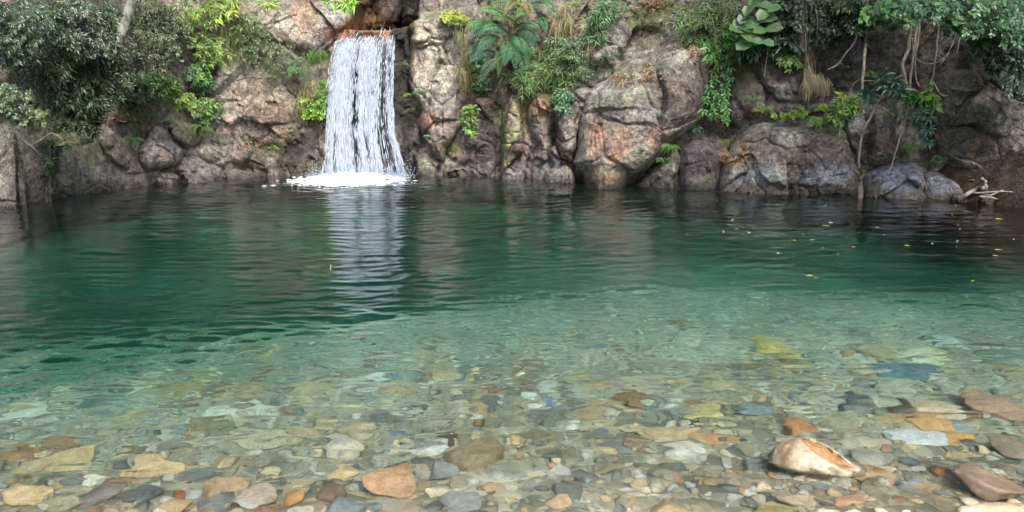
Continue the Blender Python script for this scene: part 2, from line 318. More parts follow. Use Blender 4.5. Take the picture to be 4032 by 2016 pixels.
# ---------------------------------------------------------------- rock colours and stains by place, with shade painted dark behind vines and shrubs
BASE = (.235, .20, .155)
TAN, CREAM, GREY, DARK = (.32, .25, .175), (.50, .43, .32), (.25, .235, .20), (.065, .056, .046)
BROWN, ORNG, PURP, LAV = (.18, .135, .10), (.36, .19, .10), (.175, .13, .125), (.27, .27, .31)
OLIVE, RUST, PINK = (.15, .14, .075), (.30, .12, .05), (.36, .26, .20)
STAINS_AND_SHADE = [ (900, 1020, 500, 130, (.27, .25, .20), .7), (1500, 750, 300, 320, (.33, .285, .225), .6),  # x, y, rx, ry, colour, strength
 (60, 1000, 120, 260, (.24, .215, .17), .9), (420, 1050, 200, 200, (.20, .19, .14), .9), (720, 1080, 90, 90, GREY, .8),
 (720, 950, 150, 120, BROWN, .7), (860, 1080, 80, 60, TAN, .6), (1000, 880, 110, 90, (.29, .27, .24), .8), (1030, 990, 110, 60, PINK, .8), (1030, 1100, 90, 50, CREAM, .6),
 (1250, 1070, 150, 70, GREY, .8), (1120, 650, 130, 80, GREY, .7), (1140, 820, 110, 90, (.15, .125, .085), .9), (1330, 950, 110, 70, CREAM, .45),
 (1450, 470, 140, 120, CREAM, .75), (1400, 640, 110, 80, CREAM, .5), (1430, 780, 120, 60, PINK, .8), (1600, 600, 200, 130, TAN, .75), (1700, 720, 160, 110, (.24, .165, .11), .85), (1600, 950, 150, 80, BROWN, .8),
 (1550, 980, 100, 60, DARK, .5), (1800, 980, 100, 100, DARK, .85), (1910, 1010, 70, 60, OLIVE, .7), (1900, 850, 80, 120, (.13, .11, .09), .8),
 (1500, 180, 120, 190, TAN, .9), (1780, 120, 260, 160, (.34, .29, .22), .9), (1890, 100, 80, 110, (.36, .20, .10), .6), (2080, 90, 110, 90, (.33, .32, .27), .9), (2060, 215, 60, 50, RUST, .7), (1650, 230, 120, 90, CREAM, .55),
 (2250, 60, 120, 90, (.26, .16, .07), .9), (2330, 50, 90, 100, (.30, .15, .085), .8), (2370, 20, 50, 50, CREAM, .5), (2560, 60, 90, 110, (.14, .125, .11), .9), (2700, 20, 70, 60, TAN, .7),
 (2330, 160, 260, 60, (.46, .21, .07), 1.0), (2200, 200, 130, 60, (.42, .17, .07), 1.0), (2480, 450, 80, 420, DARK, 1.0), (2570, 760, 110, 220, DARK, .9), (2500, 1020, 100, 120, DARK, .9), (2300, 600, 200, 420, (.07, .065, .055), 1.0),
 (2690, 130, 140, 60, (.34, .32, .24), .8), (2640, 400, 130, 290, CREAM, .95), (2720, 500, 150, 110, CREAM, .9), (2560, 350, 40, 110, (.38, .22, .14), .5), (2830, 250, 70, 120, GREY, .6), (2740, 400, 60, 40, OLIVE, .8), (2760, 690, 150, 160, (.29, .24, .20), .85), (2640, 740, 70, 100, (.30, .16, .08), .75),
 (2780, 900, 130, 100, (.18, .13, .09), .8), (2690, 1020, 90, 60, (.27, .27, .17), .9), (2850, 1050, 90, 40, TAN, .7), (2800, 890, 60, 70, OLIVE, .6),
 (2960, 700, 110, 120, (.20, .135, .085), .8), (3010, 710, 60, 60, (.26, .14, .085), .7), (2970, 920, 130, 170, PURP, .85), (3010, 900, 60, 250, (.08, .065, .055), .6), (3000, 1040, 130, 50, (.22, .18, .15), .7),
 (3120, 850, 50, 220, (.36, .34, .12), .95), (3200, 700, 70, 110, (.33, .27, .16), .9), (3230, 930, 90, 130, (.20, .135, .12), .85), (3170, 1080, 130, 50, (.30, .28, .27), .8), (3350, 1050, 110, 60, (.24, .23, .22), .7),
 (3330, 640, 110, 90, (.36, .21, .09), .8), (3290, 580, 90, 40, OLIVE, .7), (3420, 790, 70, 100, (.20, .13, .115), .8), (3410, 850, 40, 90, DARK, .7), (3500, 900, 60, 100, PURP, .8),
 (3600, 620, 130, 140, (.27, .23, .19), .8), (3520, 800, 70, 120, (.30, .25, .20), .8), (3560, 950, 60, 90, (.17, .16, .15), .8), (3350, 400, 300, 180, (.30, .22, .12), .8), (3420, 480, 200, 80, (.22, .155, .09), .7),
 (3650, 150, 150, 150, (.34, .28, .20), .8), (3850, 150, 180, 120, (.24, .22, .18), .8), (3800, 250, 120, 80, (.36, .35, .30), .6), (4000, 250, 130, 90, (.23, .19, .12), .8), (4150, 180, 120, 140, (.13, .11, .09), .8), (4000, 60, 200, 70, (.13, .115, .07), .8), (4100, 90, 70, 60, CREAM, .4),
 (4000, 500, 400, 200, (.27, .255, .20), .9), (4250, 320, 150, 90, (.42, .37, .28), .8), (3730, 600, 90, 80, (.30, .29, .27), .8), (3690, 870, 60, 130, (.40, .215, .12), .8), (3660, 920, 40, 90, (.50, .36, .24), .6), (3840, 880, 90, 150, (.31, .18, .12), .75), (3850, 960, 50, 60, (.38, .19, .09), .7), (4060, 850, 90, 90, (.29, .16, .10), .75), (3950, 960, 90, 90, (.27, .24, .18), .9),
 (4150, 700, 150, 90, (.19, .14, .13), .85), (4150, 560, 130, 120, (.20, .12, .09), .7), (4300, 600, 110, 100, (.14, .10, .08), .8), (3750, 1080, 140, 50, (.32, .23, .15), .8), (3700, 1135, 150, 25, (.30, .14, .06), .7), (3990, 700, 120, 60, (.30, .28, .25), .7),
 (4120, 1050, 160, 90, (.19, .16, .13), .9), (4330, 960, 140, 110, (.19, .145, .16), .9), (4400, 1020, 80, 90, DARK, .5), (4430, 800, 120, 80, (.09, .07, .055), .9),
 (4680, 380, 180, 70, (.24, .22, .10), .8), (4750, 520, 260, 180, (.125, .09, .075), .95), (4850, 560, 70, 60, (.33, .31, .25), .7), (4600, 700, 80, 100, (.17, .10, .065), .8), (5000, 620, 150, 120, (.11, .09, .09), .8), (4910, 660, 40, 50, (.26, .20, .17), .6),
 (4680, 760, 120, 30, (.36, .35, .30), .7), (4550, 960, 90, 90, (.42, .24, .10), .9), (4600, 900, 100, 60, (.20, .14, .09), .7), (4540, 930, 30, 50, (.5, .42, .28), .6), (4820, 880, 200, 120, (.15, .11, .09), .85), (4880, 870, 90, 90, (.38, .35, .26), .7), (4680, 1100, 180, 70, (.31, .31, .32), .9), (4880, 1030, 60, 130, (.22, .16, .12), .7),
 (4930, 760, 130, 50, (.30, .27, .27), .7), (5050, 960, 130, 110, (.17, .12, .10), .8), (5100, 1090, 220, 70, LAV, .85), (5290, 720, 60, 110, (.42, .41, .36), .8), (5440, 740, 90, 80, (.24, .215, .19), .8), (5420, 900, 130, 100, (.12, .075, .055), .9), (5250, 850, 60, 60, (.28, .20, .12), .6),
 (5560, 1100, 170, 90, (.30, .31, .38), 1.0), (5820, 1130, 110, 70, (.24, .26, .32), .9), (5950, 780, 250, 200, (.115, .105, .075), .95), (6080, 900, 110, 110, (.21, .13, .065), .85), (5900, 900, 90, 90, (.13, .10, .075), .8), (6160, 760, 35, 35, (.4, .4, .36), .8), (6200, 1000, 160, 90, (.12, .10, .07), .8), (5750, 900, 70, 130, (.10, .055, .04), .8), (5950, 1070, 140, 40, (.16, .09, .04), .8),
 (5600, 380, 700, 220, (.06, .055, .048), .9), (5300, 330, 120, 90, (.10, .10, .10), .7), (6200, 350, 300, 250, (.03, .03, .022), .9), (350, 500, 380, 280, (.03, .03, .02), .95), (900, 350, 250, 220, (.16, .13, .09), .8), (1230, 500, 120, 160, (.10, .08, .055), .85), (1180, 250, 100, 150, (.13, .09, .06), .8),  # darkest entries paint in the shade on the upper wall and behind shrubs
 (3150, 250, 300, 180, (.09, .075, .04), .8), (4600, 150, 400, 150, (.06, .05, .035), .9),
]
STAINS_AND_SHADE += [(240, 1020, 55, 230, (.06, .045, .03), 1.0), (245, 1130, 40, 60, (.12, .06, .03), .6)]  # very dark brown band down the recess beside the pillar
MOSS = [(820, 700, 120, 130, .95), (560, 980, 60, 110, .6), (470, 900, 200, 60, .5), (760, 640, 140, 60, .6), (1000, 850, 60, 40, .5), (1330, 970, 70, 40, .55), (1650, 930, 120, 30, .35), (990, 560, 90, 40, .5), (1160, 860, 60, 60, .35),
 (2010, 640, 45, 170, .95), (2530, 180, 35, 45, .8), (2320, 700, 40, 70, .8), (2090, 880, 30, 80, .7), (2740, 400, 50, 40, .4), (2800, 890, 60, 60, .6), (3090, 760, 28, 200, .9), (3240, 720, 26, 110, .95), (3300, 570, 150, 45, .6), (3150, 640, 80, 40, .4), (3750, 620, 90, 60, .35),
 (4000, 130, 130, 80, .8), (4150, 60, 120, 70, .8), (3930, 640, 200, 60, .25), (4620, 430, 130, 70, .75), (4700, 370, 200, 40, .7), (4560, 560, 80, 100, .4), (4160, 860, 60, 30, .4), (4010, 1030, 90, 40, .5), (4770, 1110, 22, 40, .9), (4960, 785, 120, 14, .8), (5350, 845, 90, 30, .5), (5350, 640, 180, 14, .7),
 (1420, 330, 200, 150, .4), (600, 1180, 50, 40, .3), (5950, 700, 200, 150, .25), (2620, 90, 160, 40, .45), (1000, 700, 50, 60, .5), (400, 700, 300, 120, .6), (3980, 420, 200, 40, .3), (5640, 1010, 130, 16, .6)]
LICH = [(1450, 450, 160, 140, .9), (1400, 640, 110, 90, .8), (2000, 100, 200, 120, .7), (2700, 600, 200, 300, .9), (3800, 620, 250, 200, .9), (4180, 480, 150, 120, 1.0), (4250, 330, 180, 90, .8), (3850, 230, 180, 120, .9), (4870, 880, 130, 130, 1.0), (4850, 560, 90, 80, .9), (5300, 720, 90, 110, 1.0), (4950, 780, 180, 40, .8), (5480, 700, 70, 60, .7), (3680, 900, 80, 150, .6), (2550, 1020, 90, 70, .8), (4040, 780, 200, 150, .6), (4500, 900, 100, 200, .4), (720, 1060, 200, 80, .6), (4650, 500, 150, 100, .4), (1650, 700, 250, 150, .6), (5250, 1100, 500, 60, .5), (6160, 770, 90, 60, .6), (60, 1020, 40, 40, .9)]
WET = [(2480, 500, 70, 500, .8), (2300, 700, 220, 520, 1.0), (2520, 1000, 130, 160, .9), (1880, 980, 150, 130, .8), (3420, 830, 40, 100, .8), (5560, 1110, 200, 80, .4), (3200, 1000, 200, 120, .35), (2960, 980, 120, 120, .4), (1700, 1040, 200, 60, .7), (4330, 960, 150, 120, .35), (2300, 60, 200, 90, .5)]
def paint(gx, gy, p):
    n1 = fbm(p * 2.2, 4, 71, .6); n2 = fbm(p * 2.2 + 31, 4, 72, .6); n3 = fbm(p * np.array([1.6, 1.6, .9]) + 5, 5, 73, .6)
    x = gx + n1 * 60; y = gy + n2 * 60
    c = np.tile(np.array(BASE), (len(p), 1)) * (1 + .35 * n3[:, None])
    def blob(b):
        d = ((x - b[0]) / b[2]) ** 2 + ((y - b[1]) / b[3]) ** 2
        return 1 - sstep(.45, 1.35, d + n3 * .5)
    for b in STAINS_AND_SHADE:
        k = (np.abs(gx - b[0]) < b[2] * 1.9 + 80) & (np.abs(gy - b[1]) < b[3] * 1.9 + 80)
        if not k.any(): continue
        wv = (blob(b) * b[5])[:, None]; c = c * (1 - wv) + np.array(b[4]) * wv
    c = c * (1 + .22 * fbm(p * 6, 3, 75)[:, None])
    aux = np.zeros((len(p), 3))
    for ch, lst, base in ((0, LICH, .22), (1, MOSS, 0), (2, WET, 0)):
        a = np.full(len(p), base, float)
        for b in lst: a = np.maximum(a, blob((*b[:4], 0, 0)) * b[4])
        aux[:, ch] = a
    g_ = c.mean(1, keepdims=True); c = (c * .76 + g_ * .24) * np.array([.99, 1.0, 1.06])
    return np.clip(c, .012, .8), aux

def rough_rock(p, amp=1.0, seed=0):
    """offset towards the viewer, metres"""
    q = p + .13 * np.stack([fbm(p * 1.1, 3, seed + 40), fbm(p * 1.1, 3, seed + 41), fbm(p * 1.1, 3, seed + 42)], 1)
    o1, e1 = facets(q * np.array([1.3, .8, 1.1]), seed + 3); o2, e2 = facets(q * np.array([3.6, 2.4, 3.2]) + 7, seed + 9)
    o3, e3 = facets(q * np.array([8.5, 5, 7]) + 3, seed + 15)
    d = .30 * o1 + .13 * o2 + .045 * o3 + .07 * fbm(p * 1.5, 4, seed + 20) + .035 * ridged(p * 4.2, 3, seed + 22) + .02 * fbm(p * 14, 3, seed + 23, .6)
    g1 = sstep(-.15, .35, fbm(p * .9 + 4, 2, seed + 30)); g2 = sstep(0, .4, fbm(p * 1.7 + 9, 2, seed + 31))
    d -= .11 * g1 * (1 - sstep(0, .05, e1)) + .035 * g2 * (1 - sstep(0, .07, e2))
    return d * amp * .82

# depth of what stands nearest, for setting plants on the rock
BX, BY = 1400, 300
DB = np.full((BY, BX), 99.0)
def db_put(p):
    gx, gy = toG(p); i = (gx / 5).astype(int); j = ((gy + 120) / 5).astype(int)
    k = (i >= 0) & (i < BX) & (j >= 0) & (j < BY) & (p[:, 1] > 1)
    np.minimum.at(DB, (j[k], i[k]), p[k, 1])
def depth(gx, gy):
    i = int(np.clip(gx / 5, 2, BX - 3)); j = int(np.clip((gy + 120) / 5, 2, BY - 3))
    v = np.min(DB[j - 2:j + 3, i - 2:i + 3])
    return float(v) if v < 60 else 16.0

# ---------------------------------------------------------------- the cliff behind the boulders
def build_cliff():
    xs = np.concatenate([np.arange(-25, -10, .25), np.arange(-10, 10.5, .035), np.arange(10.5, 25.1, .25)])
    hs = np.concatenate([np.arange(-3.4, -.4, .2), np.arange(-.4, 4.2, .04), np.arange(4.2, 13.01, .25), np.arange(13.5, 26, 1.)])
    X, H = np.meshgrid(xs, hs); nx, nh = len(xs), len(hs)
    Y = yb(X, H)
    xl, xr = P(2130, 150, 17.2)[0], P(2520, 150, 17.2)[0]
    ch = sstep(xl - .25, xl + .1, X) * (1 - sstep(xr - .1, xr + .2, X))
    Y = Y + ch * (.15 * sstep(0, 1, H) + 1.9 * sstep(LIPZ - .06, LIPZ + .02, H) + .3 * sstep(LIPZ, 4, H))
    p = np.stack([X, Y, H], -1).reshape(-1, 3)
    d = rough_rock(p, 1.0, 0) * 1.1
    d = d * (1 - .75 * (ch * (np.abs(H - LIPZ) < .15)).ravel())
    p[:, 1] -= d; p[:, 0] += .05 * fbm(p * 3, 2, 91); p[:, 2] += .05 * fbm(p * 3, 2, 92) * (np.abs(p[:, 2] - LIPZ) > .15)
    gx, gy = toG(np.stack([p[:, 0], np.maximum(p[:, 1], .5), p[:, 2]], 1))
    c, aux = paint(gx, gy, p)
    far = ((p[:, 2] > 4.3) | (np.abs(p[:, 0]) > 10))[:, None]
    c = np.where(far, np.array([.10, .085, .05]) * (1 + .3 * fbm(p * .9, 3, 8)[:, None]), c); aux[:, 1] = np.where(far[:, 0], .5, aux[:, 1])
    i = (np.arange(nh - 1)[:, None] * nx + np.arange(nx - 1)[None]).ravel()
    mb = MB(); mb.add(p, quads=np.stack([i, i + 1, i + nx + 1, i + nx], 1), c=c)
    o = mb.build('cliff', M_ROCK, aux=aux); tag(o, 'mottled brown rock face rising round the pool', None, None, 'structure'); db_put(p)
build_cliff()

# ---------------------------------------------------------------- boulders and slabs
def poly_sd(x, y, poly):
    poly = np.asarray(poly, float); a = poly; b = np.roll(poly, -1, 0)
    dmin = np.full(x.shape, 1e9); inside = np.zeros(x.shape, bool)
    for (ax, ay), (bx, by) in zip(a, b):
        ex, ey = bx - ax, by - ay; t = np.clip(((x - ax) * ex + (y - ay) * ey) / (ex * ex + ey * ey + 1e-9), 0, 1)
        dmin = np.minimum(dmin, np.hypot(x - ax - t * ex, y - ay - t * ey))
        cond = ((ay > y) != (by > y)) & (x < ex * (y - ay) / (ey if abs(ey) > 1e-9 else 1e-9) + ax); inside ^= cond
    return np.where(inside, dmin, -dmin)
def rock(name, label, poly, bulge=.5, Rr=90, amp=.8, seed=1, yoff=0.0, tilt=0.0, cat='boulder', step=6, depth_m=.9, group=None):
    poly = np.asarray(poly, float)
    x0, y0 = poly.min(0) - 8; x1, y1 = poly.max(0) + 8
    xs = np.arange(x0, x1, step); ys = np.arange(y0, y1, step)
    gx, gy = np.meshgrid(xs, ys); nx, ny = len(xs), len(ys)
    pn = np.stack([gx / 90, gy / 90, np.full(gx.shape, seed * 3.7)], -1).reshape(-1, 3)
    sd = poly_sd(gx, gy, poly) + (fbm(pn, 3, 50) * 13).reshape(gx.shape)
    # first guess of the wall behind, then the pillow in front of it
    Y = np.full(gx.shape, 15.0)
    for _ in range(30):
        q = P(gx, gy, Y); Y = Y * .6 + .4 * (yb(q[..., 0], np.clip(q[..., 2], -2.5, 4)) + yoff)
    t = np.clip(sd / (Rr * .62), 0, 1); prof = .75 * np.sqrt(1 - (1 - t) ** 2) + .25 * np.clip(sd / (Rr * 1.5), 0, 1)
    bulge = bulge * .78
    cyy = (poly[:, 1].max() + poly[:, 1].min()) / 2
    Y = Y + .22 - bulge * prof + tilt * (cyy - gy) / 100
    p = P(gx, gy, Y).reshape(-1, 3)
    fo, fe = facets((p + seed * 5.1) * np.array([1.05, .5, .85]) + .12 * fbm(p * 2, 2, 43)[:, None], 60 + seed)
    p[:, 1] -= (rough_rock(p + seed * 11.3, amp, 3) + .46 * min(amp * 1.35, 1) * fo - .07 * (1 - sstep(0, .06, fe))) * (.3 + .7 * t.ravel())
    ok = (sd > 0)
    cell = ok[:-1, :-1] & ok[1:, :-1] & ok[:-1, 1:] & ok[1:, 1:]
    jj, ii = np.nonzero(cell); i = jj * nx + ii
    q = np.stack([i, i + nx, i + nx + 1, i + 1], 1)
    used = np.unique(q); remap = -np.ones(nx * ny, np.int64); remap[used] = np.arange(len(used))
    q = remap[q]; pf = p[used]
    # close it: rim pushed back, then narrowed to a rear face
    e = np.concatenate([q[:, [0, 1]], q[:, [1, 2]], q[:, [2, 3]], q[:, [3, 0]]]); key = e[:, 0] * 10 ** 7 + e[:, 1]; rk = e[:, 1] * 10 ** 7 + e[:, 0]
    rim = e[~np.isin(key, rk)]
    n0 = len(pf); cen = pf.mean(0)
    rv = np.unique(rim); rmap = {int(a): n0 + k for k, a in enumerate(rv)}
    back = pf[rv].copy(); back[:, 1] += depth_m * .45; back2 = cen + (pf[rv] - cen) * .6; back2[:, 1] = pf[rv][:, 1] + depth_m
    allp = np.concatenate([pf, back, back2, [cen + np.array([0, depth_m, 0])]]); nb = len(rv)
    ra = np.array([rmap[int(a)] for a in rim[:, 0]]); rb = np.array([rmap[int(a)] for a in rim[:, 1]])
    q2 = np.stack([rim[:, 1], rim[:, 0], ra, rb], 1); q3 = np.stack([rb, ra, ra + nb, rb + nb], 1); tr = np.stack([rb + nb, ra + nb, np.full(len(ra), len(allp) - 1)], 1)
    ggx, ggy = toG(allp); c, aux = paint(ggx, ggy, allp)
    org = np.array([cen[0], cen[1] + .3, max(float(pf[:, 2].min()), -.2)])
    mb = MB(); mb.add(allp, quads=np.concatenate([q, q2, q3]), tris=tr, c=c)
    o = mb.build(name, M_ROCK, aux=aux, origin=org); tag(o, label, cat, group, 'thing'); db_put(pf)
    return o
D = 130    # how far shoreline rocks run on under the water, in G pixels
ROCKS = [
 ('rock_pillar', 'grey streaked rock pillar with a round pale lichen spot beside the broad mossy slab', [(-140, 700), (60, 745), (120, 820), (150, 960), (190, 1110), (205, 1200), (215, 1250 + D), (0, 1290 + D), (-160, 1330 + D)], .6, 110, .15, 0.1, 0),
 ('boulder', 'broad mossy brown slab between the streaked pillar and the slanting crack', [(285, 1210 + D), (270, 1020), (290, 920), (400, 850), (575, 862), (640, 950), (700, 1020), (765, 1090), (800, 1160 + D)], .55, 150, .18, 0, 0),
 ('rock_slab', 'narrow diagonal slab running down to the water beside the dark slanting crack', [(585, 880), (610, 790), (700, 800), (800, 870), (860, 980), (905, 1050), (960, 1110), (945, 1150 + D), (870, 1160 + D), (800, 1110), (720, 1040), (640, 950)], .55, 60, .5, 0, 0),
 ('boulder', 'moss covered upright rock under the dark shrubs', [(690, 640), (790, 590), (880, 640), (950, 720), (910, 800), (880, 870), (820, 910), (720, 870), (680, 760)], .6, 100, .7, .1, 0),
 ('boulder', 'smooth rounded boulder with a pinkish underside above the shoreline', [(880, 880), (950, 780), (1010, 765), (1080, 850), (1140, 930), (1130, 1000), (1060, 1040), (990, 1060), (910, 1060), (860, 1010), (845, 930)], .85, 110, .35, -.15, 0),
 ('boulder', 'small tan boulder at the waterline under the pink bottomed boulder', [(950, 1100), (1000, 1055), (1060, 1050), (1115, 1090), (1110, 1140 + D), (1000, 1150 + D)], .5, 55, .4, -.1, 0),
 ('rock_slab', 'grey cracked slabs sloping to the water beside the tan boulder', [(1070, 1050), (1130, 960), (1220, 955), (1330, 1010), (1420, 1080), (1440, 1110 + D), (1310, 1130 + D), (1100, 1140 + D), (1120, 1085)], .5, 80, .8, 0, 0),
 ('rock_slab', 'grey upper ledge over the olive brown block under pale leafy twigs', [(940, 620), (1060, 550), (1180, 590), (1260, 700), (1205, 770), (1100, 725), (1000, 690)], .5, 70, .7, .1, 0),
 ('boulder', 'olive brown rounded block with a dark gap beneath it', [(1060, 710), (1200, 760), (1250, 860), (1215, 925), (1150, 925), (1080, 870), (1030, 790)], .65, 80, .6, 0, 0),
 ('rock_slab', 'pale speckled tilted block between two dark gaps', [(1210, 870), (1290, 875), (1420, 935), (1432, 1000), (1385, 1045), (1270, 1005), (1205, 955)], .5, 60, .6, -.05, 0),
 ('boulder', 'brown wedge shaped rock low down beside the pale tilted block', [(1420, 940), (1560, 890), (1650, 945), (1700, 1020), (1680, 1085), (1540, 1050), (1425, 1005)], .55, 70, .7, 0, 0),
 ('rock_slab', 'thin wet ledge at the waterline below the brown wedge rock', [(1390, 1060), (1460, 1040), (1560, 1055), (1690, 1080), (1760, 1060), (1770, 1090 + D), (1400, 1110 + D)], .45, 45, .7, -.15, 0),
 ('boulder', 'dark wet boulder with an olive face beside the foot of the waterfall', [(1700, 980), (1790, 890), (1890, 900), (1975, 970), (1990, 1060 + D), (1850, 1090 + D), (1720, 1070 + D)], .75, 90, .6, 0, 0),
 ('cliff_rock', 'large tan and cream mottled rock face beside the waterfall', [(1270, 480), (1340, 400), (1440, 350), (1560, 370), (1700, 430), (1840, 470), (1930, 560), (1950, 760), (1900, 900), (1760, 940), (1620, 905), (1500, 890), (1390, 840), (1300, 750), (1250, 620)], .55, 170, .9, .05, 0),
 ('boulder', 'big pale rounded boulder overhanging the lip of the waterfall', [(1540, 140), (1620, 20), (1760, -110), (2000, -110), (2120, 0), (2180, 70), (2186, 120), (2140, 190), (2085, 240), (2050, 300), (1960, 360), (1870, 330), (1790, 290), (1680, 250), (1590, 220)], .9, 170, .5, .1, .1),
 ('cliff_rock', 'orange brown rock behind the stream at the top of the waterfall', [(2170, 160), (2120, -40), (2160, -130), (2330, -130), (2400, 20), (2420, 150)], .5, 70, .9, 1.7, 0),
 ('cliff_rock', 'reddish pale rock wedge standing behind the waterfall lip', [(2330, 150), (2330, -60), (2400, -130), (2500, -100), (2500, 60), (2470, 150)], .6, 60, .9, 1.4, 0),
 ('cliff_rock', 'dark grey rock behind the pale cliff top beside the lip', [(2480, 150), (2490, -130), (2680, -130), (2690, 40), (2640, 110), (2560, 150)], .6, 70, .8, 1.1, 0),
 ('cliff_rock', 'tall cream coloured cliff block beside the falling water', [(2525, 165), (2560, 125), (2660, 85), (2800, 20), (2900, -60), (3040, -60), (3010, 120), (2920, 300), (2890, 560), (2875, 650), (2865, 770), (2815, 860), (2760, 920), (2750, 1010), (2670, 960), (2630, 890), (2590, 800), (2605, 650), (2545, 580), (2520, 520), (2535, 300)], .85, 150, .55, -.15, .03),
 ('cliff_rock', 'dark wet rock wall between the falling water and the cream block', [(2400, 1095 + D), (2420, 700), (2420, 180), (2530, 160), (2545, 300), (2535, 560), (2620, 660), (2600, 830), (2570, 900), (2545, 990), (2620, 1095 + D)], .45, 90, .9, .1, 0),
 ('boulder', 'lichen green boulder at the foot of the cream block', [(2555, 950), (2650, 945), (2755, 1005), (2750, 1080 + D), (2580, 1090 + D), (2560, 1030)], .65, 70, .6, -.15, 0),
 ('rock_slab', 'flat tan slab just above the water beside the lichen green boulder', [(2745, 1060), (2800, 1035), (2870, 1028), (2915, 1060), (2915, 1090 + D), (2740, 1090 + D)], .5, 45, .5, -.15, 0),
 ('cliff_rock', 'brown and purple rock column beside the deep vertical cleft', [(2860, 660), (2900, 590), (2990, 590), (3070, 610), (3084, 800), (3078, 1000), (3072, 1095 + D), (2920, 1090 + D), (2880, 1000), (2840, 900), (2865, 770)], .6, 90, .7, 0, 0),
 ('cliff_rock', 'rock column with a yellow green mossy edge under the tree fern trunk', [(3092, 610), (3140, 570), (3230, 580), (3242, 760), (3280, 840), (3310, 900), (3265, 1000), (3240, 1095 + D), (3076, 1105 + D), (3098, 980), (3088, 800)], .75, 80, .6, -.1, 0),
 ('cliff_rock', 'orange topped purple based rock face between the mossy edge column and the split boulder', [(3245, 560), (3330, 545), (3440, 570), (3455, 680), (3435, 860), (3415, 960), (3425, 1040), (3400, 1100 + D), (3245, 1095 + D), (3275, 990), (3315, 900), (3270, 830), (3240, 740)], .6, 90, .8, 0, 0),
 ('boulder', 'upright grey split boulder leaning on the giant boulder', [(3440, 700), (3510, 665), (3545, 560), (3600, 535), (3680, 550), (3620, 680), (3585, 800), (3555, 930), (3535, 1010), (3470, 980), (3440, 900), (3425, 780)], .75, 75, .6, -.25, 0),
 ('boulder', 'small dark wedge stone jammed under the split boulder', [(3380, 930), (3440, 895), (3485, 1000), (3470, 1050), (3425, 1050)], .4, 40, .4, -.3, 0),
 ('boulder', 'low grey boulder at the waterline beside the giant boulder', [(3330, 1110 + D), (3370, 1060), (3500, 1010), (3560, 1070), (3580, 1120 + D)], .55, 60, .6, -.35, 0),
 ('boulder', 'giant pale boulder with orange stains and a dark sloping underside', [(3545, 1010), (3570, 880), (3590, 700), (3600, 620), (3680, 520), (3790, 465), (3850, 400), (3880, 358), (3990, 355), (4030, 325), (4100, 270), (4200, 225), (4310, 225), (4400, 260), (4430, 340), (4405, 440), (4380, 560), (4380, 640), (4335, 740), (4225, 830), (4175, 855), (4115, 930), (3995, 1045), (3895, 1100), (3825, 1155 + 60), (3780, 1160 + D), (3640, 1150 + D), (3600, 1080)], 1.25, 230, .55, -.35, .06),
 ('cliff_rock', 'pale and mossy upper rock face above the giant boulder', [(3460, 300), (3480, 100), (3600, -120), (4330, -120), (4300, 150), (4160, 240), (4030, 300), (3900, 330), (3860, 380), (3790, 440), (3700, 470), (3560, 480), (3480, 420)], .6, 160, 1.1, .25, .03),
 ('boulder', 'low brown rock at the waterline in the shade of the giant boulder', [(3890, 1150), (3990, 1070), (4100, 970), (4190, 880), (4230, 960), (4240, 1160 + D), (3900, 1160 + D)], .6, 70, .7, -.1, 0),
 ('boulder', 'purple grey rounded boulder between the giant boulder and the orange stained slab', [(4180, 1000), (4200, 900), (4280, 860), (4390, 865), (4490, 900), (4520, 960), (4470, 1060), (4420, 1160 + D), (4200, 1160 + D)], .75, 100, .6, -.1, 0),
 ('boulder', 'dark recessed rock under the climbing creeper', [(4290, 870), (4320, 770), (4400, 700), (4520, 720), (4590, 790), (4540, 890), (4440, 890)], .3, 70, .7, .15, 0),
 ('boulder', 'dark boulder with a mossy leaf strewn top beside the climbing creeper', [(4470, 640), (4500, 500), (4560, 400), (4690, 325), (4860, 325), (5000, 390), (5090, 470), (5140, 560), (5130, 680), (5010, 725), (4900, 745), (4700, 740), (4610, 735), (4580, 810), (4500, 760)], .8, 150, .7, 0, .05),
 ('rock_slab', 'long low rock with an orange stain and lichen blotches rising from the water', [(4395, 1165 + D), (4470, 1000), (4525, 900), (4585, 790), (4690, 755), (4900, 765), (5000, 780), (5120, 800), (5240, 820), (5290, 1000), (5320, 1060), (5335, 1190 + D), (4800, 1185 + D)], .85, 150, .7, -.2, .03),
 ('boulder', 'white lichen patched block behind the hanging vines', [(5200, 690), (5260, 645), (5450, 640), (5530, 700), (5550, 820), (5560, 1000), (5350, 1040), (5260, 900), (5210, 800)], .65, 100, .7, -.1, 0),
 ('rock_slab', 'smooth lavender grey rock at the waterline behind the thin forked twig', [(5300, 1190 + D), (5325, 1065), (5440, 1015), (5650, 1005), (5725, 1030), (5745, 1130), (5740, 1215 + D), (5500, 1215 + D)], .7, 90, .4, -.25, .06),
 ('rock_slab', 'bluish wedge of rock tapering into the driftwood bank', [(5690, 1215 + D), (5695, 1055), (5800, 1055), (5900, 1105), (5985, 1170), (5990, 1190 + D), (5860, 1230 + D)], .6, 55, .5, -.25, .06),
 ('cliff_rock', 'big dark rock wall with a rusty patch at the shaded end of the pool', [(5690, 560), (5800, 440), (6000, 380), (6250, 380), (6560, 420), (6600, 1200), (6300, 1160), (6100, 1150), (5950, 1110), (5800, 1010), (5700, 860)], .7, 220, .7, .1, 0),
 ('boulder', 'small pale stone at the waterline under the slanting driftwood log', [(5860, 1230), (5880, 1180), (5940, 1175), (5985, 1205), (5975, 1240 + 60), (5870, 1250 + 60)], .45, 40, .4, -.55, 0),
 ('boulder', 'small brown stone lodged in the driftwood pile', [(6040, 1245), (6060, 1200), (6120, 1195), (6160, 1225), (6150, 1250 + 60), (6050, 1250 + 60)], .4, 40, .4, -.6, 0),
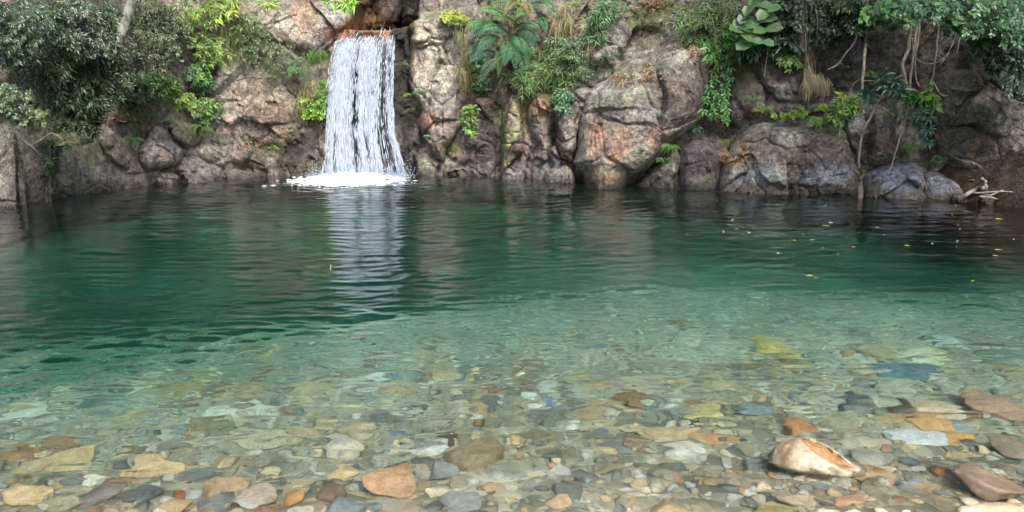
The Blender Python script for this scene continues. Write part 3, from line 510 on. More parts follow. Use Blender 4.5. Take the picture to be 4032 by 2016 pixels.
 ('cliff_rock', 'shadowed upper rock wall behind the hanging vines', [(5060, 480), (5090, 250), (5200, 120), (5500, 100), (5720, 150), (5780, 420), (5690, 560), (5560, 620), (5300, 620), (5150, 580)], .5, 120, .9, .1, 0),
]
for k, (nm, lb, poly, bu, rr, am, yo, ti) in enumerate(ROCKS):
    rock(nm, lb, poly, bu, rr, am, k + 1, yo, ti, 'rock' if nm != 'boulder' else 'boulder')

# ---------------------------------------------------------------- the ground under the pool and the near bank
def build_bed():
    xs = np.concatenate([np.arange(-26, -9, .4), np.arange(-9, 9, .06), np.arange(9, 26.1, .4)]); ys = np.concatenate([np.arange(-8, 1, .3), np.arange(1, 9, .05), np.arange(9, 22, .14)])
    X, Y = np.meshgrid(xs, ys); nx, ny = len(xs), len(ys)
    Z = z_bed(X, Y); p = np.stack([X, Y, Z], -1).reshape(-1, 3)
    k = (np.abs(p[:, 0]) < 9) & (p[:, 1] < 9)
    n = np.zeros(len(p)); n[k] = fbm(p[k] * 6, 3, 33) * .018; p[:, 2] += n
    i = (np.arange(ny - 1)[:, None] * nx + np.arange(nx - 1)[None]).ravel()
    mb = MB(); mb.add(p, quads=np.stack([i, i + 1, i + nx + 1, i + nx], 1))
    tag(mb.build('pool_bed', bed_material()), 'pebbly floor of the pool', kind='structure')
build_bed()

# ---------------------------------------------------------------- water
FX, FY = float(P(2235, 1090, 16.5)[0]), 16.45          # foot of the waterfall
def water_material():
    m, t, b = new_mat('pool_water'); L = t.links
    b.inputs['Base Color'].default_value = (1, 1, 1, 1); b.inputs['Transmission Weight'].default_value = 1; b.inputs['IOR'].default_value = 1.333; b.inputs['Roughness'].default_value = 0.0
    geo = t.nodes.new('ShaderNodeNewGeometry')
    sx = t.nodes.new('ShaderNodeSeparateXYZ'); L.new(geo.outputs['Position'], sx.inputs[0])
    def noise(scale, det, sc=(1, 1, 1), dist=0., rough=.5, rot=0.):
        mp = t.nodes.new('ShaderNodeMapping'); mp.inputs['Scale'].default_value = sc; mp.inputs['Rotation'].default_value = (0, 0, rot); L.new(geo.outputs['Position'], mp.inputs[0])
        n = N(t, 'ShaderNodeTexNoise', Scale=scale, Detail=det, Roughness=rough, Distortion=dist); L.new(mp.outputs[0], n.inputs['Vector']); return n.outputs[0]
    c = noise(26, 2, (.8, 1.2, 1), .5, .5, -.2)
    bp = N(t, 'ShaderNodeBump', Strength=1.0, Distance=1.0); L.new(mth(t, 'MULTIPLY', c, .0009), bp.inputs['Height']); L.new(bp.outputs[0], b.inputs['Normal'])
    ab = t.nodes.new('ShaderNodeVolumeAbsorption'); ab.inputs['Color'].default_value = (.27, .765, .74, 1); ab.inputs['Density'].default_value = .50
    L.new(ab.outputs[0], t.nodes['Material Output'].inputs['Volume'])
    return m
def wave_height(X, Y):
    p = np.stack([X, Y, 0 * X], -1).reshape(-1, 3)
    x, y = p[:, 0], p[:, 1]; r = np.hypot(x - FX, y - FY); w = fbm(p * .7, 2, 201)
    h = .0037 * np.sin(r * 25 + 9 * w + 2.2 * fbm(p * 2.1, 2, 202)) * (1.5 / (r * .22 + .8)) * (.35 + .65 * sstep(-.3, .4, fbm(p * .5 + 8, 2, 203)))
    far = sstep(4.5, 8.5, y)
    h += (.0045 + .0035 * far) * fbm(p * np.array([2.6, 6.2, 1]), 3, 204) + .010 * fbm(p * np.array([.9, 1.6, 1]), 2, 205)
    near = 1 - sstep(5.0, 8.5, y)
    h += near * (.0098 * vnoise(p * np.array([4.0, 9.5, 1]), 206) + .0068 * vnoise(p * np.array([8, 20, 1]) + 3, 207))
    k = (1 - far) * .0 + 1
    return h.reshape(X.shape)
def build_water():
    zb = -4.6
    xs = np.concatenate([np.arange(-25.5, -9.5, .5), np.arange(-9.5, -4, .05), np.arange(-4, 4.6, .03), np.arange(4.6, 9.6, .05), np.arange(9.6, 25.6, .5)])
    ys = np.concatenate([np.arange(.6, 2.4, .2), np.arange(2.4, 6.5, .02), np.arange(6.5, 17.4, .028), np.arange(17.4, 21.6, .4)])
    X, Y = np.meshgrid(xs, ys); nx, ny = len(xs), len(ys); Z = wave_height(X, Y); Z[0] = Z[-1] = 0; Z[:, 0] = Z[:, -1] = 0
    i = (np.arange(ny - 1)[:, None] * nx + np.arange(nx - 1)[None]).ravel()
    v = np.stack([X, Y, Z], -1).reshape(-1, 3); n = len(v)
    cor = [(xs[0], ys[0], zb), (xs[-1], ys[0], zb), (xs[-1], ys[-1], zb), (xs[0], ys[-1], zb)]
    v = np.concatenate([v, [(xs[0], ys[0], 0), (xs[-1], ys[0], 0), (xs[-1], ys[-1], 0), (xs[0], ys[-1], 0)], cor]); a = n; b = n + 4
    q = np.concatenate([np.stack([i, i + 1, i + nx + 1, i + nx], 1), [(b + 3, b + 2, b + 1, b), (a, b, b + 1, a + 1), (a + 1, b + 1, b + 2, a + 2), (a + 2, b + 2, b + 3, a + 3), (a + 3, b + 3, b, a)]])
    mb = MB(); mb.add(v, quads=q)
    tag(mb.build('water', water_material()), 'clear green pool water', kind='structure')
build_water()

# ---------------------------------------------------------------- waterfall
def fall_xy(s, gy):
    l = np.interp(gy, [150, 200, 260, 400, 600, 850, 1075], [2170, 2120, 2068, 2032, 2015, 1995, 1978])
    r = np.interp(gy, [150, 300, 600, 820, 1000, 1075], [2452, 2440, 2432, 2440, 2490, 2505])
    return l + (r - l) * s
def fall_pt(s, gy, lay=0.0):
    gx = fall_xy(s, gy)
    T = np.clip((gy - 150) / 925, 0, 1); Y = 17.5 - .35 * sstep(0, .12, T) - .50 * T - lay
    return P(gx, gy, Y)
def waterfall_material(sheet):
    m, t, b = new_mat('falling_water_sheet' if sheet else 'falling_water'); L = t.links
    b.inputs['Base Color'].default_value = (.60, .66, .78, 1); b.inputs['Roughness'].default_value = .35
    tr = t.nodes.new('ShaderNodeBsdfTranslucent'); tr.inputs[0].default_value = (.62, .68, .80, 1)
    mx = t.nodes.new('ShaderNodeMixShader'); mx.inputs[0].default_value = .35; L.new(b.outputs[0], mx.inputs[1]); L.new(tr.outputs[0], mx.inputs[2])
    if not sheet: L.new(mx.outputs[0], t.nodes['Material Output'].inputs[0]); return m
    at = t.nodes.new('ShaderNodeVertexColor'); at.layer_name = 'Col'       # r: density, g,b: sheet coordinates
    sp = t.nodes.new('ShaderNodeSeparateColor'); L.new(at.outputs[0], sp.inputs[0])
    cb = t.nodes.new('ShaderNodeCombineXYZ'); L.new(mth(t, 'MULTIPLY', sp.outputs[1], 46), cb.inputs[0]); L.new(mth(t, 'MULTIPLY', sp.outputs[2], 6), cb.inputs[1])
    n = N(t, 'ShaderNodeTexNoise', Scale=1, Detail=5, Roughness=.72, Distortion=.35); L.new(cb.outputs[0], n.inputs['Vector'])
    r = ramp(t, [(.42, (0, 0, 0)), (.66, (1, 1, 1))]); L.new(mth(t, 'ADD', n.outputs[0], mth(t, 'MULTIPLY', mth(t, 'SUBTRACT', sp.outputs[0], .5), .36)), r.inputs[0])
    tp = t.nodes.new('ShaderNodeBsdfTransparent'); m2 = t.nodes.new('ShaderNodeMixShader')
    L.new(mth(t, 'MULTIPLY', r.outputs[0], .6), m2.inputs[0]); L.new(tp.outputs[0], m2.inputs[1]); L.new(mx.outputs[0], m2.inputs[2]); L.new(m2.outputs[0], t.nodes['Material Output'].inputs[0])
    return m
def dens(s, gy):
    d = np.interp(s, [0, .05, .15, .30, .42, .50, .62, .70, .78, .86, .93, 1], [.4, .65, .85, .95, .65, .95, .9, .5, .28, .5, .7, .4])
    d = d * (1 - .45 * np.exp(-((s - .45) / .05) ** 2) * ((gy > 420) & (gy < 760)))
    q = np.stack(np.broadcast_arrays(s * 17, gy / 420, 0 * s + 3), -1).reshape(-1, 3); nn = fbm(q, 3, 620).reshape(np.shape(s * gy))
    return np.clip(d * sstep(185 + 60 * nn, 300 + 90 * nn, gy) * (1 - .42 * sstep(400, 1075, gy)) + .55 * nn - .03, 0, 1)
def build_fall():
    root = thing('waterfall', 'white curtain of water falling over the rusty lip into the pool', 'waterfall', (FX, 16.6, 0)); org = np.array([FX, 16.6, 0])
    for lay in (0.0, .12):
        ss = np.linspace(0, 1, 120); gs = np.linspace(150, 1085, 120); S, G = np.meshgrid(ss, gs)
        p = fall_pt(S, G, lay + .05 * np.sin(S * 23 + lay * 40)).reshape(-1, 3); p[:, 1] += .04 * fbm(p * np.array([6, 1, 1.2]), 3, 66)
        c = np.stack([dens(S, G).ravel(), S.ravel() + lay * 3.7, (G.ravel() / 1075) * .9 + lay], 1)
        i = (np.arange(119)[:, None] * 120 + np.arange(119)[None]).ravel()
        mb = MB(); mb.add(p, quads=np.stack([i, i + 120, i + 121, i + 1], 1), c=c); mb.build('water_sheet', waterfall_material(True), root, origin=org)
    mb = MB(); V = []; Q = []; k = 0
    n = 0
    SS = rng.random(60000); GG = 165 + 910 * rng.random(60000); kk = np.nonzero(rng.random(60000) < dens(SS, GG) ** 1.4)[0]
    for k_ in kk[:6200]:
        s = SS[k_]; gy = GG[k_]
        n += 1; T = (gy - 150) / 925
        ln = (14 + 60 * rng.random() ** 1.6) * (.5 + T); wd = (.8 + 2.5 * rng.random() ** 2.4) * .0033; lay = rng.normal() * .07 + .05
        ds = rng.normal() * .004 * (1 + 2 * (s > .9))
        yy = np.array([0, .35, .75, 1]) * ln + gy; pts = fall_pt(s + ds * np.array([0, .35, .75, 1]), np.minimum(yy, 1082), lay)
        wv = np.array([.25, 1, .8, .15]) * wd; a = rng.normal() * .5
        dx = np.stack([wv * math.cos(a), wv * math.sin(a) * .6, 0 * wv], 1); dy = np.stack([0 * wv, -wv * .8, 0 * wv], 1)
        V.append(np.concatenate([pts - dx, pts + dy, pts + dx])); 
        for j in range(3):
            Q += [(k + j, k + j + 1, k + 5 + j, k + 4 + j), (k + 4 + j, k + 5 + j, k + 9 + j, k + 8 + j)]
        k += 12
    mb.add(np.concatenate(V), quads=Q); mb.build('water_streaks', waterfall_material(False), root, origin=org)
    # splash: mound of foam and thrown drops
    n = 190; a = np.linspace(-1, 1, n); X, Y = np.meshgrid(a, a); r = np.hypot(X, Y)
    px = FX - .12 + X * 1.16; py = FY + Y * 1.15 - .62
    pp = np.stack([px, py, 0 * px], -1).reshape(-1, 3); nz = fbm(pp * np.array([3, 3, 1]), 3, 81).reshape(n, n); nf = fbm(pp * 16, 3, 83, .7).reshape(n, n); ng = fbm(pp * np.array([5, 9, 1]), 4, 84, .65).reshape(n, n)
    edge = r + .42 * nz + .34 * ng
    z = .016 + (.10 * (1 - sstep(.0, .8, r)) + .10 * (nf + .6 * ng) * (1 - sstep(.5, 1.0, r)))
    cov = 1 - sstep(.50, .98, edge)
    ok = (edge < 1.05) & (cov + 1.5 * nf * sstep(.2, .7, edge) > .34); ok2 = ok[:-1, :-1] & ok[1:, 1:] & ok[1:, :-1] & ok[:-1, 1:]; jj, ii = np.nonzero(ok2); i = jj * n + ii
    mb = MB(); mb.add(np.stack([px, py, np.maximum(z, .006)], -1).reshape(-1, 3), quads=np.stack([i, i + 1, i + n + 1, i + n], 1))
    me, t, b = new_mat('foam'); b.inputs['Base Color'].default_value = (.86, .89, .93, 1); b.inputs['Roughness'].default_value = .8
    mb.build('foam', me, root, origin=org)
    mb = MB()
    for _ in range(650):
        a_ = rng.random() * 6.283; rr = .72 + rng.exponential(.11); s_ = (.010 + .03 * rng.random() ** 2) / (.6 + rr * .6); x_, y_ = FX - .12 + 1.16 * rr * math.cos(a_), FY - .62 + 1.15 * rr * math.sin(a_)
        if y_ > FY + .6: continue
        th_ = np.sort(rng.random(6) * 6.283); pol = np.stack([np.cos(th_) * s_ * 2.4 + x_, np.sin(th_) * s_ + y_, np.full(6, .014)], 1); mb.add(np.concatenate([pol, [[x_, y_, .024]]]), tris=[(j, (j + 1) % 6, 6) for j in range(6)])
    mb.build('drifting_foam', me, root, origin=org)
    mb = MB(); tet = np.array([(1, 1, 1), (1, -1, -1), (-1, 1, -1), (-1, -1, 1)]) * .6; tf = np.array([(0, 1, 2), (0, 3, 1), (0, 2, 3), (1, 3, 2)])
    for _ in range(3600):
        s = rng.random() * 1.16 - .08; base = fall_pt(np.array([np.clip(s, 0, 1)]), np.array([1070.]))[0]
        base[0] += (s - np.clip(s, 0, 1)) * 1.6; hgt = .02 + rng.exponential(.085); q = base + np.array([rng.normal() * .08, -.05 - .5 * rng.random() * (hgt < .12) + rng.normal() * .12, 0]); q[2] = hgt
        mb.add(q + tet * (.003 + .006 * rng.random()) * np.array([1, 1, 1.8]), tris=tf)
    mb.build('splash_drops', waterfall_material(False), root, origin=org)
build_fall()

# ---------------------------------------------------------------- stones on the bed
def ico(n):
    t = (1 + 5 ** .5) / 2
    v = [(-1, t, 0), (1, t, 0), (-1, -t, 0), (1, -t, 0), (0, -1, t), (0, 1, t), (0, -1, -t), (0, 1, -t), (t, 0, -1), (t, 0, 1), (-t, 0, -1), (-t, 0, 1)]
    f = [(0, 11, 5), (0, 5, 1), (0, 1, 7), (0, 7, 10), (0, 10, 11), (1, 5, 9), (5, 11, 4), (11, 10, 2), (10, 7, 6), (7, 1, 8), (3, 9, 4), (3, 4, 2), (3, 2, 6), (3, 6, 8), (3, 8, 9), (4, 9, 5), (2, 4, 11), (6, 2, 10), (8, 6, 7), (9, 8, 1)]
    v = [np.array(a) / np.linalg.norm(a) for a in v]
    for _ in range(n):
        cache = {}; g = []
        def mid(a, b):
            k = (min(a, b), max(a, b))
            if k not in cache: m = v[a] + v[b]; v.append(m / np.linalg.norm(m)); cache[k] = len(v) - 1
            return cache[k]
        for a, b, c in f:
            x, y, z = mid(a, b), mid(b, c), mid(c, a); g += [(a, x, z), (b, y, x), (c, z, y), (x, y, z)]
        f = g
    return np.array(v), np.array(f)
ICO = {k: ico(k) for k in (1, 2, 3, 4)}
def stone_shape(lv, seed, flat=1.0, cuts=7, rough=.03):
    cuts = cuts + 5 if lv > 1 else cuts
    v, f = ICO[lv]; v = v.copy(); r = np.random.default_rng(seed)
    for _ in range(cuts):
        n = r.normal(size=3); n /= np.linalg.norm(n); d = .42 + .34 * r.random(); k = v @ n - d; v = v - np.outer(np.clip(k, 0, 9), n) * .92
    v = v + v * (fbm(v * 1.8 + seed * 3.1, 3, 11)[:, None] * .12 + fbm(v * 6 + seed, 3, 12)[:, None] * rough)
    return v, f
SAND, OCH, BUFF, WHITE, SLATE, BLUE, GRN, REDB, DKB, PALE = (.40, .36, .26), (.42, .29, .15), (.52, .42, .27), (.66, .63, .55), (.15, .155, .14), (.17, .22, .26), (.24, .27, .23), (.36, .17, .08), (.15, .11, .08), (.50, .47, .38)
OX = {'D': 0.0, 'E': 1300 * 1.5707, 'F': 2632 * 1.5707}
STONES = [  # crop, x, y, width, height, colour, label, lift, tilt
 ('F', 920, 965, 500, 280, (.62, .56, .43), 'big pale cream rock with a rusty orange hollow breaking the water surface', .08),
 ('F', 1530, 800, 340, 150, (.60, .62, .60), 'smooth white grey rock beside a small golden block', .0),
 ('F', 1640, 610, 430, 140, (.56, .42, .27), 'long rock with dark end and orange white streaked top', .03),
 ('F', 1790, 810, 190, 90, (.56, .34, .12), 'small golden orange block against the smooth white grey rock', .0),
 ('F', 1670, 710, 290, 110, (.54, .32, .14), 'golden brown rock between the white grey rock and the streaked long rock', .0),
 ('F', 1410, 690, 240, 90, (.45, .33, .17), 'flat olive tan rock touching the golden brown rock', .0),
 ('F', 820, 730, 200, 130, (.42, .21, .10), 'rusty brown wedge shaped rock under clear water', .0),
 ('F', 1310, 945, 220, 130, (.34, .34, .28), 'blunt grey green rock beside the big cream rock', .0),
 ('F', 560, 965, 130, 110, (.19, .21, .19), 'dark grey rock next to the small red brown sunken stone', .0),
 ('F', 425, 1003, 140, 46, (.30, .12, .05), 'small red brown stone with a pale glint beside a dark grey rock', .0),
 ('F', 270, 815, 240, 60, (.52, .29, .12), 'orange leaf shaped flat stone', .0),
 ('F', 50, 790, 340, 90, (.54, .42, .26), 'long buff stone beside the orange leaf shaped stone', .0),
 ('F', 300, 465, 260, 100, (.42, .32, .20), 'buff brown flat boulder at the edge of the green water', .0),
 ('F', 670, 230, 220, 150, (.56, .43, .16), 'yellow ochre rock standing alone in green water', .02),
 ('F', 1310, 260, 210, 130, (.40, .32, .20), 'tan and olive two toned rock in front of the shaded water', .0),
 ('F', 1600, 290, 310, 60, (.62, .56, .38), 'pale cream ridged stone lying across a dark blue slab', .0),
 ('F', 1540, 385, 380, 100, (.12, .17, .20), 'dark blue slab of rock under the cream ridged stone', .0),
 ('F', 1790, 200, 220, 60, (.46, .46, .40), 'pale grey flat stone farther out among dark stones', .0),
 ('F', 2080, 280, 420, 100, (.17, .19, .17), 'wide dark slate slab in the shaded shallows', .0),
 ('F', 2140, 400, 170, 70, (.40, .26, .13), 'brown orange stone above the large reddish slab', .0),
 ('F', 2080, 610, 340, 190, (.36, .23, .15), 'large reddish brown slab at the shaded side of the shallows', .01),
 ('F', 2200, 530, 180, 90, (.36, .33, .27), 'grey tan rock behind the large reddish slab', .0),
 ('F', 1190, 630, 300, 110, (.13, .14, .13), 'dark charcoal stone behind the flat olive tan rock', .0),
 ('F', 560, 640, 230, 110, (.22, .26, .27), 'bluish grey stone beside a yellow star shaped rock', .0),
 ('F', 230, 660, 230, 120, (.54, .44, .20), 'yellow star shaped rock by the bluish grey stone', .0),
 ('F', 840, 635, 220, 60, (.50, .48, .36), 'pale cream stone behind the rusty brown wedge', .0),
 ('F', 1080, 720, 230, 100, (.34, .33, .22), 'olive cream rock resting against the charcoal stone', .0),
 ('F', 1820, 715, 200, 80, (.22, .24, .26), 'blue grey stone between golden and reddish rocks', .0),
 ('F', 2020, 1110, 320, 210, (.17, .125, .085), 'large dark brown block in the shallows near the small rusty cube', .03),
 ('F', 1716, 1030, 80, 80, (.26, .11, .045), 'small rusty red cube shaped stone', .0),
 ('F', 2190, 870, 200, 140, (.25, .20, .14), 'dark tan slab above the large dark brown block', .0),
 ('F', 1890, 915, 250, 60, (.46, .32, .17), 'flat orange buff stone in clear shallows', .0),
 ('F', 1180, 840, 250, 60, (.42, .38, .27), 'flat pale olive stone behind the big cream rock', .0),
 ('F', 820, 1210, 230, 110, (.42, .36, .24), 'buff faceted stone below the big cream rock', .02),
 ('F', 1150, 1215, 260, 60, (.48, .29, .18), 'pinkish orange flat stone near the buff faceted stone', .0),
 ('F', 680, 1280, 330, 80, (.26, .24, .10), 'olive yellow mossy stone at the very edge of the shallows', .02),
 ('F', 2120, 1285, 330, 60, (.42, .32, .20), 'smooth tan stone beyond the large dark brown block', .02),
 ('F', 290, 350, 210, 60, (.22, .20, .14), 'brown grey flat stone in bright green water', .0),
 ('F', 1390, 480, 260, 110, (.40, .38, .27), 'pale olive layered stone behind the charcoal stone', .0),
 ('F', 90, 90, 180, 50, (.26, .20, .12), 'brown sunken rock far out in the bright green water', .0),
 ('E', 400, 1100, 330, 240, (.46, .29, .16), 'large orange rock with squared lower edge', .05),
 ('E', 900, 920, 380, 210, (.25, .19, .11), 'big brown rock with a dark jagged edge', .05),
 ('E', 720, 820, 170, 60, (.12, .08, .05), 'dark brown flat stone touching the big brown rock', .02),
 ('E', 1300, 810, 250, 90, (.25, .21, .13), 'olive brown rock with an orange corner', .02),
 ('E', 1360, 670, 240, 110, (.16, .17, .14), 'dark slate rock under the small blue stone', .02),
 ('E', 1390, 578, 100, 36, (.16, .23, .34), 'small vivid blue stone next to a white stone', .0),
 ('E', 1280, 550, 130, 60, (.68, .68, .58), 'white stone next to the small vivid blue stone', .0),
 ('E', 1690, 470, 180, 90, (.42, .26, .12), 'amber brown angular rock on pale gravel', .02),
 ('E', 1920, 630, 150, 60, (.45, .31, .20), 'pinkish tan stone beside the amber brown rock', .0),
 ('E', 1240, 365, 170, 50, (.22, .14, .08), 'brown blocky stone on the pale green gravel', .01),
 ('E', 390, 385, 120, 60, (.16, .24, .28), 'teal blue stone in the ripples below the waterfall reflection', .0),
 ('E', 150, 610, 150, 60, (.60, .57, .40), 'pale yellow stone in front of the ripples', .0),
 ('E', 360, 680, 230, 90, (.17, .18, .15), 'dark grey oval stone behind a blue rock', .0),
 ('E', 440, 790, 180, 80, (.17, .22, .26), 'slate blue rock with a bluish sheen', .01),
 ('E', 180, 760, 210, 80, (.40, .32, .19), 'buff and brown stone beside the slate blue rock', .0),
 ('E', 80, 890, 260, 180, (.50, .44, .34), 'wide pale pinkish slab with a dark crack beside it', .02),
 ('E', 460, 885, 150, 60, (.50, .42, .28), 'small buff oval stone above the large orange rock', .0),
 ('E', 710, 1020, 200, 130, (.24, .26, .24), 'grey rock between the large orange rock and the big brown rock', .01),
 ('E', 590, 1130, 100, 100, (.25, .22, .12), 'dark olive stone pressed against the large orange rock', .02),
 ('E', 700, 1150, 170, 100, (.58, .52, .34), 'pale yellow stone beside the dark olive stone', .02),
 ('E', 860, 1220, 290, 140, (.25, .28, .27), 'smooth blue grey rock near the pale yellow stone', .03),
 ('E', 60, 1040, 190, 90, (.56, .43, .22), 'yellow buff stone below the pale pinkish slab', .01),
 ('E', 180, 1110, 140, 70, (.16, .19, .21), 'small dark blue grey stone beside the large orange rock', .0),
 ('E', 10, 1170, 160, 150, (.19, .14, .10), 'dark chocolate brown rock with a black crack', .04),
 ('E', 1780, 1000, 170, 80, (.25, .22, .14), 'olive brown rounded stone in the shallows', .01),
 ('E', 1750, 865, 130, 90, (.50, .38, .20), 'small golden buff stone above the olive brown rounded stone', .0),
 ('E', 2100, 780, 320, 70, (.53, .40, .23), 'long golden tan stone with a dark shadow beneath it', .01),
 ('E', 1440, 1230, 160, 110, (.52, .38, .24), 'pink and cream angular stone at the edge of the shallows', .02),
 ('E', 2200, 1000, 200, 60, (.13, .14, .12), 'dark twisted stone in the rippled shallows', .0),
 ('E', 1010, 1120, 140, 70, (.48, .34, .20), 'orange buff stone above the blue grey rock', .0),
 ('D', 190, 660, 250, 120, (.56, .54, .44), 'broad pale stone standing out in the darker shallows', .02),
 ('D', 450, 950, 330, 170, (.50, .38, .20), 'yellow tan rock with a rusty top', .03),
 ('D', 1020, 1010, 350, 130, (.54, .40, .22), 'long golden tan rock in rippled water', .03),
 ('D', 1440, 650, 210, 90, (.62, .62, .50), 'white rippled stone on olive gravel', .01),
 ('D', 640, 570, 210, 90, (.14, .16, .14), 'dark rounded rock farther out in the olive shallows', .02),
 ('D', 160, 910, 190, 90, (.28, .17, .08), 'rusty brown rock beside the yellow tan rock', .02),
 ('D', 150, 1190, 250, 110, (.55, .43, .24), 'golden flat rock near the dark mottled boulder', .03),
 ('D', 630, 1190, 250, 150, (.20, .18, .15), 'dark mottled grey rock with rusty base', .05),
 ('D', 870, 1180, 240, 110, (.11, .13, .12), 'almost black slab with a pale yellow sliver', .03),
 ('D', 600, 1080, 110, 60, (.72, .70, .58), 'small bright white stone above the dark mottled rock', .02),
 ('D', 1410, 1130, 290, 160, (.46, .33, .20), 'wide orange brown rock joined to a pale pink one', .05),
 ('D', 1650, 1180, 250, 160, (.42, .36, .28), 'pale pink grey rock beside the wide orange brown rock', .04),
 ('D', 1850, 1210, 130, 120, (.42, .24, .09), 'amber rock wedged against the chocolate brown rock', .04),
 ('D', 1120, 1190, 110, 60, (.36, .16, .08), 'small brick red stone by the almost black slab', .01),
 ('D', 1120, 870, 240, 110, (.22, .205, .17), 'smooth grey brown oval rock in the middle of the shallows', .02),
 ('D', 1020, 680, 90, 40, (.60, .60, .52), 'small white stone above the grey brown oval rock', .0),
 ('D', 800, 670, 220, 90, (.42, .33, .19), 'buff slab in front of the dark rounded rock', .01),
 ('D', 1160, 480, 260, 100, (.38, .30, .15), 'ochre rippled rock in the olive green water', .02),
 ('D', 1590, 240, 140, 60, (.28, .19, .10), 'brown rock just inside the green deep', .02),
 ('D', 1950, 490, 250, 110, (.42, .34, .21), 'tan rock with a rusty front', .02),
 ('D', 1700, 800, 330, 110, (.43, .38, .25), 'broad buff green slab below the tan rock', .01),
 ('D', 1430, 960, 150, 90, (.42, .32, .18), 'tan stone with a dark brown foot', .02),
 ('D', 1870, 950, 100, 60, (.52, .38, .17), 'small golden stone beside the tan stone with dark foot', .01),
 ('D', 2180, 660, 320, 90, (.30, .27, .18), 'long olive brown slab behind the pale pinkish slab', .01),
 ('D', 1340, 740, 250, 70, (.22, .19, .12), 'dark olive flat rock beneath the white rippled stone', .01),
 ('D', 400, 1240, 250, 120, (.30, .29, .19), 'olive green rounded rock by the dark mottled grey rock', .03),
 ('D', 1620, 1250, 230, 60, (.48, .49, .44), 'pale bluish stone under the pale pink grey rock', .02),
]
placed = []
def alias(lb):
    w_ = lb.split(); stop = {'beside', 'between', 'under', 'with', 'touching', 'next', 'lying', 'standing', 'in', 'at', 'farther', 'above', 'behind', 'breaking', 'against', 'by', 'resting', 'below', 'near', 'beyond', 'far', 'on', 'just', 'pressed', 'out', 'joined', 'wedged'}
    k = next((i for i, q in enumerate(w_) if q in stop and i > 0), len(w_)); return ' '.join(w_[:min(k, 5)])
def put_stone(name, label, cat, gx, gy, wpx, hpx, col, seed, lift=0., group=None, lv=3, k=None):
    x, y, z = under(gx, gy); dist = math.sqrt(x * x + y * y + CAMZ ** 2); dep = math.atan2(CAMZ, y)
    a = wpx * dist / F / 2; c = min(a, hpx * dist / F * .5) * .62; b = max(hpx * dist / F / 2 / math.sin(dep) * .78, a * .45)
    b = min(b, a * 1.6); c = min(c, (.34 if lv < 4 else .62) * a + .02)
    v, f = stone_shape(lv, seed, cuts=8); r = np.random.default_rng(seed + 5)
    th = r.normal() * .25; v = v / np.abs(v).max(0) * np.array([a, b, c]); ct, st = math.cos(th), math.sin(th)
    v = v @ np.array([[ct, st, 0], [-st, ct, 0], [0, 0, 1]]).T
    v = v @ np.array([[1, 0, 0], [0, 1, r.normal() * .08], [r.normal() * .10, 0, 1]]).T
    cc = np.array(col) * 1.12 * (1 + .16 * fbm(v * 9 + seed, 3, 60)[:, None])
    if k is not None: cc = k(v / np.array([a, b, c]), cc)
    org = np.array([x, y, z + c * .62 + lift * .5])
    mb = MB(); mb.add(v, tris=f, c=np.clip(cc, .02, .8)); o = mb.build(name, M_STONE); o.location = org
    tag(o, label, cat, group, 'thing'); placed.append((x, y, max(a, b))); return o
def hollow(v, c):
    n = fbm(v * 2.2 + 3, 3, 77) * .35; m = sstep(.05, .25, n - np.hypot((v[:, 0] - .12) / .55, (v[:, 1] - .30) / .75) + .85) * sstep(-.1, .2, v[:, 2] + .3)
    m = m[:, None]; return c * (1 - m) + np.array([.38, .22, .11]) * m
def dark_end(v, c):
    m = sstep(-.35, -.5, v[:, 0] + fbm(v * 3, 2, 5) * .2)[:, None]; s = sstep(.1, .3, fbm(v * np.array([1.5, 4, 4]), 3, 9))[:, None]
    c = c * (1 - s) + np.array([.62, .58, .5]) * s; return c * (1 - m) + np.array([.12, .10, .08]) * m
for i, (cr, x, y, w_, h_, col, lb, lift) in enumerate(STONES):
    if i == 0: continue
    kk = hollow if i == 0 else (dark_end if i == 2 else None)
    gx = x * .9756 + OX[cr]; gy = 1910 + y * .9756
    put_stone('stone', lb, 'stone', gx, gy + h_ * .12, w_ * 1.12, h_ * 1.1, col, 100 + i, lift, 'larger stones lying in the clear shallows', 4 if i < 4 else 3, kk)
